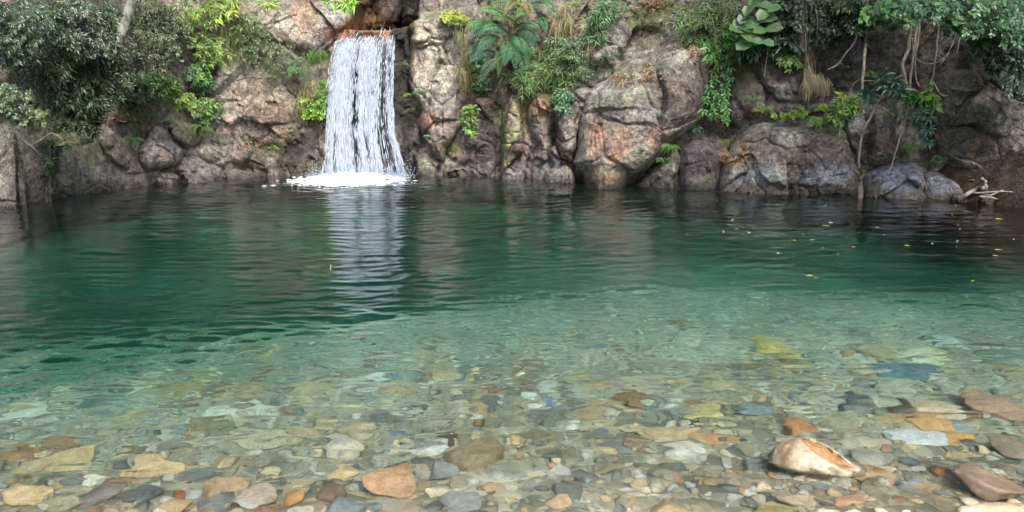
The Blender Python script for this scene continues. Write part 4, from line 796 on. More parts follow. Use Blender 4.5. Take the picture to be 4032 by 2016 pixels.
def cream_rock():
    out = np.array([(655, 1000), (680, 930), (720, 870), (780, 835), (870, 822), (930, 835), (1000, 875), (1060, 925), (1110, 970), (1185, 1000), (1200, 1040), (1185, 1085), (1140, 1098), (1000, 1090), (900, 1085), (800, 1068), (700, 1035)], float)
    cx, cy_ = 930., 975.; gx, gy = cx * .9756 + OX['F'], 1910 + cy_ * .9756; x, y, z = under(gx, gy + 40); dist = math.sqrt(x * x + y * y + CAMZ ** 2); dep = math.atan2(CAMZ, y)
    v, f = ICO[4]; v = v.copy(); sd_, cd = math.sin(dep), math.cos(dep)
    X = v[:, 0]; U = v[:, 2] * cd + v[:, 1] * sd_; Dp = v[:, 1] * cd - v[:, 2] * sd_
    an = np.arctan2(U, X); oa = np.arctan2(-(out[:, 1] - cy_), out[:, 0] - cx); orr = np.hypot(out[:, 0] - cx, out[:, 1] - cy_) * .9756; k = np.argsort(oa); r = np.interp(an, oa[k], orr[k], period=2 * math.pi) * dist / F
    r = r * (1 + .03 * fbm(v * 5, 3, 91)); nX, nU, nD = X * r, U * r, Dp * .19
    px, py = nX / (.9756 * dist / F), -nU / (.9756 * dist / F)      # picture offsets from the middle
    e1 = ((px - 20) * .82 + (py + 62) * .57) / 150; e2 = (-(px - 20) * .57 + (py + 62) * .82) / 44; m = (1 - sstep(.75, 1.1, np.hypot(e1, e2) + .22 * fbm(v * 3, 3, 92))) * (nD < 0)
    nD = nD + .045 * m + .03 * facets(v * 2.2 + 3, 95)[0] + .012 * fbm(v * 9, 3, 94)
    p = np.stack([nX, nU * sd_ + nD * cd, nU * cd - nD * sd_], 1)
    g = sstep(.0, .5, fbm(v * 2.4 + 4, 4, 96))[:, None]; c = np.array([.36, .315, .22]) * (1 - g) + np.array([.28, .20, .11]) * g; c = c * (1 - m[:, None]) + np.array([.30, .15, .06]) * m[:, None]
    t_ = (1 - sstep(-.075, -.02, p[:, 2]))[:, None]; c = c * (1 - .45 * t_) + np.array([.25, .22, .14]) * .45 * t_
    mb = MB(); mb.add(p, tris=f, c=np.clip(c, .02, .8)); o = mb.build('stone', M_STONE); o.location = (x, y, z + .10); tag(o, STONES[0][6], 'stone', 'larger stones lying in the clear shallows', 'thing'); placed.append((x, y, .16))
KINDS = [
 ('ochre', 'ochre or buff cobble among mixed cobbles on the floor of the shallows', OCH, (.50, .40, .24)), ('slate', 'dark slate grey cobble among mixed cobbles on the floor of the shallows', SLATE, (.20, .215, .20)),
 ('olive', 'olive grey cobble among mixed cobbles on the floor of the shallows', (.24, .23, .16), (.34, .33, .24)), ('pale', 'whitish cobble among mixed cobbles on the floor of the shallows', (.52, .51, .44), (.62, .60, .50)),
 ('rust', 'rusty brown cobble among mixed cobbles on the floor of the shallows', (.30, .17, .09), (.27, .20, .13)), ('blue', 'bluish grey cobble among mixed cobbles on the floor of the shallows', (.18, .22, .24), (.25, .28, .28))]
wt = np.array([.33, .12, .27, .12, .10, .06]); wt /= wt.sum(); n = 0; tries = 0
cream_rock(); placed.insert(0, placed.pop())
SRC = {}; ALLC = []; NAMED = [(px, py, alias(s[6])) for (px, py, _), s in zip(placed, STONES)]
while n < 208 and tries < 9000:
    tries += 1
    gx = rng.random() * 6500 - 80; gy = 1950 + 1250 * rng.random() ** .8
    if gx < 3000 and gy < 2200 and rng.random() < .7: continue
    x, y, z = under(gx, gy); dist = math.hypot(y, CAMZ)
    a = (.05 + .085 * rng.random() ** 1.7)
    if any((x - px) ** 2 + (y - py) ** 2 < (a * .6 + pr * .7) ** 2 for px, py, pr in placed): continue
    placed.append((x, y, a)); kd = rng.choice(6, p=wt); nm, lb, c1, c2 = KINDS[kd]; nm = {'slate': 'dark slate', 'olive': 'olive grey', 'pale': 'whitish', 'rust': 'rusty brown', 'blue': 'bluish grey'}.get(nm, nm); var = int(rng.integers(0, 6)); key = (kd, var)
    if key not in SRC:
        v, f = stone_shape(3, 900 + kd * 10 + var, cuts=8); v = v / np.abs(v).max(0) * np.array([1, .8, .34]); k_ = rng.random()
        mb = MB(); mb.add(v, tris=f, c=np.clip((np.array(c1) * k_ + np.array(c2) * (1 - k_)) * (1 + .16 * fbm(v * 3 + var, 3, 61)[:, None]), .02, .8)); o = mb.build('cobble', M_STONE); SRC[key] = o
    else:
        o = SRC[key].copy(); COL.objects.link(o)
    o.location = (x, y, z + a * .16); o.scale = (a, a * (.8 + .5 * rng.random()), a * (.8 + .5 * rng.random())); o.rotation_euler = (rng.normal() * .12, rng.normal() * .12, rng.random() * 6.3)
    sz = 'small' if a < .062 else ('medium' if a < .085 else 'larger'); ALLC.append((o, sz + ' ' + nm, x, y)); tag(o, lb, 'cobble', 'mixed cobbles covering the floor of the shallows', 'thing'); n += 1
for o, nm, x, y in ALLC:
    px, py, al = min(NAMED, key=lambda q: (q[0] - x) ** 2 + (q[1] - y) ** 2); r = (y - py) / (abs(x - px) + 1e-6)
    rel = 'beyond' if r > 1 else ('on the near side of' if r < -1 else 'beside'); o['label'] = '%s cobble %s %s the %s' % (nm, 'close' if math.hypot(x - px, y - py) < .35 else 'some way', rel if rel != 'beyond' else 'behind', al)
def build_gravel():
    N_ = 15000; v1, f1 = ICO[1]; shapes = []
    for k in range(10):
        v, f = stone_shape(1, 40 + k, cuts=3, rough=.02); shapes.append(v)
    shapes = np.array(shapes); u = rng.random(N_)
    X = rng.random(N_) * 12 - 6; Y = 2.4 + 6.2 * rng.random(N_) ** 1.15; keep = np.abs(X) < Y * .74 + .4; X, Y = X[keep], Y[keep]; M = len(X)
    Z = z_bed(X, Y); a = .009 + .034 * rng.random(M) ** 2.6 + .007 * rng.random(M)
    pal = np.array([SAND, OCH, BUFF, (.42, .42, .36), SLATE, (.20, .24, .25), GRN, (.30, .19, .11), (.28, .27, .20), PALE, (.30, .30, .24), (.23, .22, .17)]); pw = np.array([.22, .06, .14, .10, .06, .04, .08, .05, .14, .08, .05, .03]); pw /= pw.sum()
    ci = rng.choice(len(pal), M, p=pw); th = rng.random(M) * 6.283
    S = shapes[rng.integers(0, 10, M)] * (a[:, None, None] * np.array([1.25, .9, .5])); c, s = np.cos(th)[:, None], np.sin(th)[:, None]
    V = np.stack([S[..., 0] * c - S[..., 1] * s, S[..., 0] * s + S[..., 1] * c, S[..., 2]], -1) + np.stack([X, Y, Z + a * .2], 1)[:, None]
    nv = len(v1); Fc = (f1[None] + (np.arange(M) * nv)[:, None, None]).reshape(-1, 3)
    C_ = np.repeat(1.18 * pal[ci] * (.72 + .5 * rng.random((M, 1))), nv, 0)
    mb = MB(); mb.add(V.reshape(-1, 3), tris=Fc, c=C_); tag(mb.build('gravel', M_STONE), 'mixed small pebbles on the floor of the shallows', kind='stuff')
build_gravel()

# ---------------------------------------------------------------- plants
def leaf_tpl(kind):
    if kind == 'long':
        v = [(0, 0, 0), (.3, .5, .10), (.3, 0, 0), (.3, -.5, .10), (.68, .36, .02), (.68, 0, -.06), (.68, -.36, .02), (1, 0, -.20)]
    elif kind == 'round':
        v = [(0, 0, 0), (.22, .5, .06), (.3, 0, 0), (.22, -.5, .06), (.72, .44, .04), (.7, 0, -.02), (.72, -.44, .04), (1, 0, -.08)]
    return np.array(v), np.array([(1, 2, 5, 4), (2, 3, 6, 5)]), np.array([(0, 2, 1), (0, 3, 2), (4, 5, 7), (5, 6, 7)])
TPL = {k: leaf_tpl(k) for k in ('long', 'round')}
def unit(a): return a / np.maximum(np.linalg.norm(a, axis=-1, keepdims=True), 1e-9)
def leaves(mb, p, d, n, L, Wd, c, kind='long'):
    """one leaf at every p, pointing along d, its face towards n"""
    p = np.asarray(p, float).reshape(-1, 3); M = len(p)
    if M == 0: return
    d = unit(np.broadcast_to(np.asarray(d, float), p.shape)); n = np.broadcast_to(np.asarray(n, float), p.shape)
    s = unit(np.cross(n, d)); u = np.cross(d, s); L = np.broadcast_to(np.asarray(L, float), (M,)); Wd = np.broadcast_to(np.asarray(Wd, float), (M,))
    v, q, t = TPL[kind]; c = np.broadcast_to(np.asarray(c, float), (M, 3))
    V = p[:, None] + d[:, None] * (v[:, 0] * L[:, None])[..., None] + s[:, None] * (v[:, 1] * Wd[:, None])[..., None] + u[:, None] * (v[:, 2] * L[:, None])[..., None]
    o = (np.arange(M) * len(v))[:, None, None]
    mb.add(V.reshape(-1, 3), quads=(q[None] + o).reshape(-1, 4), tris=(t[None] + o).reshape(-1, 3), c=np.repeat(c, len(v), 0))
def tube(mb, pts, r0, r1=None, sides=5, c=(.15, .12, .09)):
    pts = np.asarray(pts, float); m = len(pts); r1 = r0 if r1 is None else r1
    t = unit(np.gradient(pts, axis=0)); a = np.where(np.abs(t[:, 1:2]) < .8, np.array([[0., 1, 0]]), np.array([[1., 0, 0]])); s = unit(np.cross(t, a)); u = np.cross(t, s)
    r = np.linspace(r0, r1, m); th = np.arange(sides) * 2 * math.pi / sides
    r = r * (1 + (.18 * fbm(pts * 9, 2, 77) if m > 12 else 0)) ; V = pts[:, None] + (s[:, None] * np.cos(th)[None, :, None] + u[:, None] * np.sin(th)[None, :, None]) * r[:, None, None]
    i = np.arange(m - 1)[:, None] * sides; j = np.arange(sides)[None]; k = (j + 1) % sides
    q = np.stack([i + j, i + k, i + sides + k, i + sides + j], -1).reshape(-1, 4)
    cap = [(0, x + 1, x) for x in range(1, sides - 1)] + [((m - 1) * sides, (m - 1) * sides + x, (m - 1) * sides + x + 1) for x in range(1, sides - 1)]
    mb.add(V.reshape(-1, 3), quads=q, tris=cap, c=c)
def spline(pts, n=8):
    p = np.asarray(pts, float); p = np.concatenate([[2 * p[0] - p[1]], p, [2 * p[-1] - p[-2]]]); out = []
    for i in range(1, len(p) - 2):
        for t in np.linspace(0, 1, n, endpoint=False):
            out.append(.5 * ((2 * p[i]) + (-p[i - 1] + p[i + 1]) * t + (2 * p[i - 1] - 5 * p[i] + 4 * p[i + 1] - p[i + 2]) * t ** 2 + (-p[i - 1] + 3 * p[i] - 3 * p[i + 1] + p[i + 2]) * t ** 3))
    out.append(p[-2]); return np.array(out)
def jit(c, k=.25):
    return np.clip(np.array(c) * (1 + k * rng.normal()) * (1 + .10 * rng.normal(size=3)), .008, .8)
TOCAM = np.array([0, -1., .25])
DG, MG, BG_, YG, PG, BLG = (.028, .062, .024), (.055, .115, .034), (.12, .25, .045), (.24, .32, .06), (.12, .16, .085), (.04, .10, .065)
def spray_plant(name, label, cat, blobs, n, L, ratio=.38, col=MG, col2=None, hang=.5, thick=.3, off=.08, kind='long', shoot=(3, 7), group=None, up=0., stems=True, mat=None, Y0=None, spread=1.0):
    """a shrub or trailing plant: leafy shoots spread through blobs (x, y, rx, ry) of the picture area, in front of the rock there"""
    mb, ms = MB(), MB(); wts = np.array([b[2] * b[3] for b in blobs], float); wts /= wts.sum(); ctr = []
    clump = [(rng.random() * .8 + .6) for _ in range(40)]
    for _ in range(n):
        b = blobs[rng.choice(len(blobs), p=wts)]; a = rng.random() * 6.283; rr = math.sqrt(rng.random())
        gx = b[0] + b[2] * rr * math.cos(a); gy = b[1] + b[3] * rr * math.sin(a)
        Yd = (depth(gx, gy) if Y0 is None else Y0) - off - thick * rng.random()
        p = P(gx, gy, Yd); k = Yd / F; l = L * k * (.7 + .6 * rng.random()); ns = int(rng.integers(shoot[0], shoot[1] + 1))
        ang = rng.normal() * .9 * spread; d = unit(np.array([math.sin(ang), -.25 - .45 * rng.random(), -hang + up + rng.normal() * .3]))
        cc = np.array(col) if col2 is None else (np.array(col) * (1 - (t_ := rng.random() ** 1.5)) + np.array(col2) * t_)
        cc = cc * clump[int((gx // 70 + gy // 60 * 7) % 40)]
        pts = [p]
        for j in range(ns): pts.append(pts[-1] + d * l * .42); d = unit(d + np.array([0, 0, -.10 * hang]) + rng.normal(size=3) * .08)
        pts = np.array(pts)
        if stems and ns > 1: tube(ms, pts, .0035 * l / .1 + .001, .0015, 3)
        LP, LD, LN, LL, LC = [], [], [], [], []
        for j in range(1, ns + 1):
            t = pts[j] - pts[j - 1]; t = t / np.linalg.norm(t); s = unit(np.cross(TOCAM, t))
            for sg in ((1, -1) if j < ns else (1, -1, 0)):
                dd = t * (.55 if sg else 1) + s * sg * .85 + rng.normal(size=3) * .18 + np.array([0, -.05, -.25 * hang])
                LP.append(pts[j]); LD.append(dd); LN.append(np.array([0, -.75, .65]) + rng.normal(size=3) * .35); LL.append(l * (.75 + .4 * rng.random())); LC.append(jit(cc, .16))
        leaves(mb, LP, LD, LN, LL, np.array(LL) * ratio, LC, kind); ctr.append(p)
    c0 = np.mean(ctr, 0); root = thing(name, label, cat, c0, group)
    mb.build('foliage', mat or M_LEAF, root, origin=c0)
    if stems and n >= 150: ms.build('stems', M_BARKD, root, origin=c0)
    return root
def frond(mb, ms, p0, p1, width, col, arch=.12, npair=24, drop=.3, tipcurl=.0):
    """a pinnate fern frond from p0 to p1 (points), leaflets along both sides"""
    p0, p1 = np.asarray(p0, float), np.asarray(p1, float); Lf = np.linalg.norm(p1 - p0); t = np.linspace(0, 1, npair + 3)
    pts = p0 + (p1 - p0) * t[:, None]; pts[:, 2] += 4 * arch * Lf * t * (1 - t); pts[:, 1] -= .6 * arch * Lf * np.sin(t * math.pi)
    tube(ms, pts, .010 * Lf + .002, .002, 4, (.10, .13, .04))
    tg = unit(np.gradient(pts, axis=0)); s = unit(np.cross(np.array([0, -.8, .6]), tg)); prof = np.sin(np.clip((t * .93 + .05), 0, 1) ** .75 * math.pi) ** .7
    for sg in (1, -1):
        k = slice(1, None); w_ = prof[k] * width * .5
        dd = s[k] * sg + tg[k] * .42 + np.array([0, 0, -drop]) + rng.normal(size=(len(w_), 3)) * .05
        n = np.array([0, -.7, .7]) + rng.normal(size=(len(w_), 3)) * .12
        leaves(mb, pts[k], dd, n, w_ * (1 + .08 * rng.normal(size=len(w_))), np.full(len(w_), Lf / npair * .46), np.array([jit(col, .10) for _ in w_]))
def fern(name, label, cat, base, fr, col, group=None, thick=.15, npair=18, arch=.15, off=.12, col2=None):
    """fr: list of (x0,y0,x1,y1,width) in picture units"""
    mb, ms = MB(), MB(); p = P(base[0], base[1], depth(*base) - off)
    for f in fr:
        x0, y0, x1, y1, wd = f[:5]; Y0 = depth(base[0], base[1]) - off; y_end = min(Y0, depth(x1, y1)) - off - thick * rng.random()
        frond(mb, ms, P(x0, y0, Y0), P(x1, y1, y_end), wd * Y0 / F, jit(col if (col2 is None or rng.random() < .6) else col2, .12), arch * (.6 + .8 * rng.random()), npair)
    root = thing(name, label, cat, p, group); mb.build('fronds', M_FERN, root, origin=p); ms.build('stalks', M_BARKD, root, origin=p); return root
def small_fern(label, x, y, r, col=BG_, n=7, name='fern', group=None, down=False):
    fr = []
    for k in range(n):
        a = -math.pi * (k + .5) / n if not down else math.pi * (.05 + .9 * (k + .5) / n); a += rng.normal() * .15
        l = r * (.75 + .4 * rng.random()); fr.append((x, y, x + l * math.cos(a) * 1.15, y + l * math.sin(a) * .8 + r * .15, r * .42))
    return fern(name, label, 'fern', (x, y), fr, col, group, .12, 11, .18, .1)
def grass(name, label, spots, n, Lg, col, col2=None, w_=.004, hang=1.0, group=None, off=.08, cat='grass', bl=None, up=.0, wide=1.):
    mb = MB(); ctr = []
    for _ in range(n):
        b = spots[int(rng.integers(len(spots)))]; gx = b[0] + b[2] * rng.normal() * .5; gy = b[1] + b[3] * rng.normal() * .5
        Yd = depth(gx, gy) - off * (.5 + rng.random()); p = P(gx, gy, Yd); k = Yd / F; L = Lg * k * (.45 + .8 * rng.random()); m = 6
        t = np.linspace(0, 1, m); dx = rng.normal() * .22 * wide
        pts = p + np.stack([dx * L * t ** .8, -L * .22 * np.sin(t * 2.2), (up * 1.2 * t - hang * t ** 2 * (1 if up else .5) - (0 if up else hang * .5 * t)) * L], 1) + np.outer(t, rng.normal(size=3) * .05 * L)
        wv = w_ * (1.1 - t ** 1.5) * (.6 + .8 * rng.random()); a = rng.normal() * .6; s = np.array([math.cos(a), math.sin(a), .15]); V = np.concatenate([pts - s * wv[:, None], pts + s * wv[:, None]])
        i = np.arange(m - 1); cc = col if (col2 is None or rng.random() < .6) else col2
        mb.add(V, quads=np.stack([i, i + 1, i + m + 1, i + m], 1), c=jit(cc, .2)); ctr.append(p)
    o = np.mean(ctr, 0); r = mb.build(name, M_STRAW if bl is None else bl, origin=o); tag(r, label, cat, group, 'thing'); return r
def whorls(name, label, cat, pts, L, col, nl=7, ratio=.34, group=None, off=.25, link=None, droop=.25, kind='long'):
    mb, ms = MB(), MB(); c0 = P(pts[0][0], pts[0][1], depth(*pts[0][:2]) - off); prev = c0
    for q in pts:
        Yd = depth(q[0], q[1]) - off - .12 * rng.random(); p = P(q[0], q[1], Yd); l = L * Yd / F * (q[2] if len(q) > 2 else 1)
        a0 = rng.random() * 6.28; LP, LD, LN, LL, LC = [], [], [], [], []
        for k in range(nl):
            a = a0 + k * 6.283 / nl + rng.normal() * .15; d = np.array([math.cos(a), -.35 - .2 * rng.random(), math.sin(a) * .62 - droop])
            LP.append(p); LD.append(d); LN.append(np.array([0, -.75, .7]) - .3 * d); LL.append(l * (.75 + .35 * rng.random())); LC.append(jit(col, .15))
        leaves(mb, LP, LD, LN, LL, np.array(LL) * ratio, LC, kind); tube(ms, [prev, (prev + p) / 2 + np.array([0, .03, -.03]), p], .006, .003, 4); prev = p
    root = thing(name, label, cat, c0, group); mb.build('foliage', M_LEAF, root, origin=c0); ms.build('stem', M_BARKD, root, origin=c0); return root
def vine(name, label, g, r0, r1, off=.3, mat=None, cat='vine', Y=None, group=None, twigs=0, sides=7):
    """woody stem through picture points"""
    Ys = [(depth(x, min(y, 1100)) - off) if Y is None else Y for x, y in g]; Ys = np.convolve(np.r_[Ys[0], Ys, Ys[-1]], [.3, .4, .3], 'valid') if Y is None else Ys
    pts = spline([P(x, y, yy) for (x, y), yy in zip(g, Ys)], 7); pts += np.stack([fbm(pts * 6, 2, 301), fbm(pts * 5, 2, 302), 0 * pts[:, 0]], 1) * r0 * .9
    mb = MB(); tube(mb, pts, r0, r1, sides)
    for _ in range(twigs):
        i = int(rng.integers(2, len(pts) - 1)); d = unit(np.array([rng.normal(), -.3, rng.normal() * .7])); l = .12 + .25 * rng.random(); q = pts[i]
        tube(mb, [q, q + d * l * .5, q + d * l + np.array([0, 0, -.03])], r1 * .6 + .001, .001, 4)
    o = mb.build(name, mat or M_BARK, origin=pts[-1]); tag(o, label, cat, group, 'thing'); return o

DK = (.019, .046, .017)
# ---- the shaded slope of evergreen shrubs
G1 = 'evergreen shrubs crowding the shaded slope'
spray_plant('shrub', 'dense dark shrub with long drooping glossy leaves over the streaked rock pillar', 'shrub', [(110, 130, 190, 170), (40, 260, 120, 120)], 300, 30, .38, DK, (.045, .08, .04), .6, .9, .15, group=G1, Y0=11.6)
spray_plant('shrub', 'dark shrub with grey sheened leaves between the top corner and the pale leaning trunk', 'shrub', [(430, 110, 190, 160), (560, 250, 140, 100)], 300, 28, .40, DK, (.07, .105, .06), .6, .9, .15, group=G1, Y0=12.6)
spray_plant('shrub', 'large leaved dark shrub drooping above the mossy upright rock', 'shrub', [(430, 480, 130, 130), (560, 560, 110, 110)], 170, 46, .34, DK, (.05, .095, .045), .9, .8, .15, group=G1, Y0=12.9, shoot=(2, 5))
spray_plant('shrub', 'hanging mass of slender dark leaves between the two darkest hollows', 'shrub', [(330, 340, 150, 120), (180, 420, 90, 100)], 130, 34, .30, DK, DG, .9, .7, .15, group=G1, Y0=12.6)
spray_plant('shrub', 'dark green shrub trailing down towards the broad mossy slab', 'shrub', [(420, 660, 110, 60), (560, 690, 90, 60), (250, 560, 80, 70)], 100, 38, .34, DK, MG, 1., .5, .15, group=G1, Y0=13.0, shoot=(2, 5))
spray_plant('shrub', 'fine leaved pale green shrub reaching over the water beside the streaked pillar', 'shrub', [(90, 640, 120, 90), (200, 720, 90, 60), (30, 560, 80, 60)], 240, 19, .5, (.06, .095, .045), PG, .3, .5, .1, 'round', Y0=11.0)
spray_plant('shrub', 'low arching twig of small pale leaves above the broad mossy slab', 'shrub', [(450, 770, 120, 38), (370, 740, 50, 30)], 110, 19, .5, (.08, .12, .05), PG, .3, .3, .1, 'round', Y0=12.4)
spray_plant('shrub', 'greyish fine twigged shrub under the yellow green fern frond', 'shrub', [(930, 290, 190, 110), (800, 360, 120, 80), (1000, 400, 90, 60)], 300, 20, .34, (.075, .09, .05), (.10, .13, .07), .2, .6, .1, Y0=14.3, up=.1)
spray_plant('shrub', 'mid green leafy shrub above the grey upper ledge', 'shrub', [(880, 500, 110, 70), (990, 480, 90, 60), (850, 590, 90, 40)], 130, 30, .40, (.04, .085, .03), MG, .5, .5, .1)
spray_plant('shrub', 'tangled shrub with small leaves on the bank above the bare brown earth', 'shrub', [(900, 80, 150, 90), (1050, 150, 110, 90)], 200, 22, .38, (.05, .075, .032), (.09, .13, .06), .3, .5, .1)
spray_plant('shrub', 'bright green leaves hanging beside the earthy hollow', 'shrub', [(1240, 90, 80, 70), (1180, 30, 70, 50), (1290, 30, 60, 40)], 42, 38, .26, (.09, .17, .04), YG, .5, .3, .2, shoot=(2, 4))
spray_plant('shrub', 'yellow green broad leaves dangling at the top over the hanging grass', 'shrub', [(1380, 30, 60, 50), (1440, 10, 50, 30)], 20, 46, .30, YG, (.35, .42, .07), .5, .2, .3, shoot=(2, 3))
spray_plant('shrub', 'slender leafy plant dangling down the brown hollow', 'shrub', [(1270, 250, 70, 60), (1300, 320, 60, 50)], 100, 24, .38, (.10, .17, .05), YG, .6, .2, .12)
spray_plant('vine_plant', 'trailing vine of bluish green leaves beside the tan mottled face', 'climbing plant', [(1215, 420, 50, 50), (1240, 500, 36, 50), (1270, 640, 40, 60)], 85, 26, .42, BLG, BG_, .8, .15, .1)
spray_plant('shrub', 'thin twiggy shrub of tiny leaves crossing the tan mottled face', 'shrub', [(1650, 330, 150, 80), (1560, 260, 100, 60), (1720, 440, 120, 40), (1800, 400, 60, 50)], 210, 16, .30, (.07, .10, .045), PG, .2, .35, .1)
spray_plant('shrub', 'airy bush with small leaves under the rounded lip boulder', 'shrub', [(1530, 130, 60, 60), (1600, 210, 70, 50), (1470, 210, 60, 50)], 90, 17, .42, PG, (.15, .22, .07), .2, .3, .1)
spray_plant('shrub', 'loose spray of feathery leaves over the grey upper ledge', 'shrub', [(1140, 600, 60, 40), (1230, 640, 50, 40), (1320, 660, 40, 60)], 110, 18, .42, (.11, .19, .06), YG, .5, .2, .08)
spray_plant('shrub', 'small bright leafed sprig on the ledge beside the hanging vine', 'shrub', [(1060, 510, 60, 30), (960, 560, 60, 30)], 60, 30, .3, BG_, MG, .5, .15, .1, shoot=(2, 4))
spray_plant('shrub', 'dark weeds trailing down the earthy recess beside the streaked pillar', 'plant', [(300, 900, 40, 90), (250, 1150, 50, 26), (300, 1010, 24, 60)], 90, 24, .36, DK, MG, .8, .15, .12, shoot=(1, 4))
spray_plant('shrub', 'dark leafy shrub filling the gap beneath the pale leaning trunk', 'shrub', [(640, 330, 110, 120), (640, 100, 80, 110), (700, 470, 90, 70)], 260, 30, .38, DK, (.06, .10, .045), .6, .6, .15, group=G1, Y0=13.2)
whorls('broad_leaf_plant', 'plant with big dark heart shaped leaves under the grey twigs', 'plant', [(1090, 290, 1), (1110, 350, 1), (1080, 330, .9)], 46, (.035, .085, .045), 4, .75, kind='round')
whorls('round_leaf_plant', 'four pale round leaves on a thin stalk against the broad mossy slab', 'plant', [(425, 915, 1)], 42, (.20, .27, .16), 4, .85, kind='round', off=.4, droop=.0)
TREE = ((830, -60), (800, 60), (765, 170), (735, 270), (710, 380))
tr_ = thing('tree', 'pale whitish tree trunk leaning among the dark shrubs', 'tree', P(710, 380, 13.8)); mb = MB(); tube(mb, spline([P(x, y, 13.8) for x, y in [(790, -700), (860, -300)] + list(TREE)], 7), .075, .085, 10); mb.build('trunk', M_PALE, tr_, origin=np.array(tr_.location))
mb = MB(); q_ = P(800, -620, 13.2) + rng.normal(size=(900, 3)) * np.array([.9, .7, .5]); leaves(mb, q_, rng.normal(size=(900, 3)) + np.array([0, 0, -.5]), np.array([0, -.6, .8]), .11, .05, np.array([jit(MG, .2) for _ in q_])); mb.build('crown', M_LEAF, tr_, origin=np.array(tr_.location))
vine('sapling_stem', 'thin dark sapling stem rising through the shrubs', [(640, -60), (628, 120), (612, 300), (604, 480)], .022, .03, 0, M_BARKD, 'sapling', 12.4)
vine('dead_branch', 'bare grey branch pointing down to the water under the pale fine leaved shrub', [(100, 810), (150, 870), (200, 910), (235, 945)], .022, .012, 0, M_BARK, 'branch', 11.2)
vine('dead_branch', 'thin forked bare twig beside the four round leaves', [(190, 905), (260, 860), (320, 825), (390, 865)], .012, .006, 0, M_BARK, 'branch', 11.4)
vine('liana', 'thin straight stem hanging down the dark hollow to the mossy slab', [(245, 380), (262, 600), (270, 760), (300, 930), (315, 985)], .009, .006, 0, M_BARKD, 'vine', 12.0)
vine('dead_branch', 'thin bare branch jutting from the tan mottled face', [(1460, 500), (1510, 485), (1560, 480), (1640, 490)], .014, .006, .25, M_BARKD, 'branch')
vine('dead_branch', 'slender forked branch leaning above the feathery leaves', [(1280, 640), (1340, 600), (1400, 570), (1450, 555)], .011, .005, .3, M_BARK, 'branch', twigs=4)
fern('fern', 'yellow green tree fern frond spread in front of the pale leaning trunk', 'fern', (740, 170), [(760, 165, 600, 215, 80), (750, 165, 905, 240, 85), (755, 160, 690, 250, 60), (740, 170, 640, 170, 60)], (.20, .30, .07), None, .3, 22, .12, .0)
fern('fern', 'drab green fern drooping below the grey twigged shrub', 'fern', (690, 470), [(690, 470, 650, 560, 60), (690, 470, 740, 560, 60), (690, 470, 610, 510, 50)], (.09, .13, .06), None, .2, 18, .1, .6)
small_fern('small bright fern low on the moss covered rock', 820, 860, 62, (.12, .26, .06), 7, down=True)
small_fern('pale blue green fern in the notch above the smooth rounded boulder', 945, 735, 60, (.10, .19, .10), 6)
small_fern('little fern tuft behind the top of the smooth rounded boulder', 1040, 765, 52, (.10, .2, .05), 6)
small_fern('feathery fern hanging over the olive brown block', 1250, 790, 75, (.09, .18, .05), 8, down=True)
small_fern('tiny fern above the pale speckled tilted block', 1390, 900, 34, (.12, .26, .05), 5)
small_fern('tiny fern above the brown wedge shaped rock', 1690, 930, 45, (.14, .28, .05), 6)
small_fern('tiny fern on the mottled face near the green moss strip', 1800, 800, 34, (.10, .22, .07), 5)
fern('fern', 'single bright fern frond arching beside the waterfall', 'fern', (1830, 370), [(1825, 368, 1952, 515, 75), (1830, 380, 1850, 500, 60), (1820, 390, 1790, 480, 55), (1835, 385, 1905, 520, 55)], (.10, .24, .09), None, .2, 22, .1, .25, col2=(.09, .13, .07))
grass('grass_tuft', 'tuft of long green grass beside the top of the waterfall', [(1930, 330, 60, 24), (2000, 320, 50, 24)], 130, 100, (.08, .16, .045), (.14, .22, .05), .0045, off=.2, wide=1.4)
grass('grass_tuft', 'dry hanging grass strands near the bright green moss', [(1900, 520, 40, 60), (1860, 600, 24, 50)], 110, 140, (.28, .24, .10), (.14, .2, .06), .004, off=.15)
grass('grass_curtain', 'long pale green and straw coloured grass curtain hanging down the bank', [(1420, 60, 70, 90), (1450, 190, 60, 90), (1390, 140, 50, 90), (1480, 90, 60, 60)], 420, 120, (.13, .17, .07), (.24, .20, .12), .004, off=.25)
grass('grass_curtain', 'wispy pale green grass on the bank under the hanging curtain', [(1430, 330, 90, 50), (1350, 300, 60, 60)], 240, 95, (.20, .27, .12), (.3, .27, .16), .0035, off=.15, wide=2)
spray_plant('moss_clump', 'bright lime green leafy clump clinging beside the waterfall', 'plant', [(1925, 680, 52, 54), (1900, 640, 36, 32)], 190, 14, .6, (.13, .26, .03), (.24, .36, .04), .4, .12, .1, 'round', shoot=(1, 3))
spray_plant('moss_clump', 'dark bright green plants growing at the wet edge of the waterfall', 'plant', [(1990, 600, 22, 120), (2020, 520, 16, 60)], 130, 22, .3, (.09, .22, .03), (.2, .36, .04), .9, .15, .1, shoot=(1, 3))
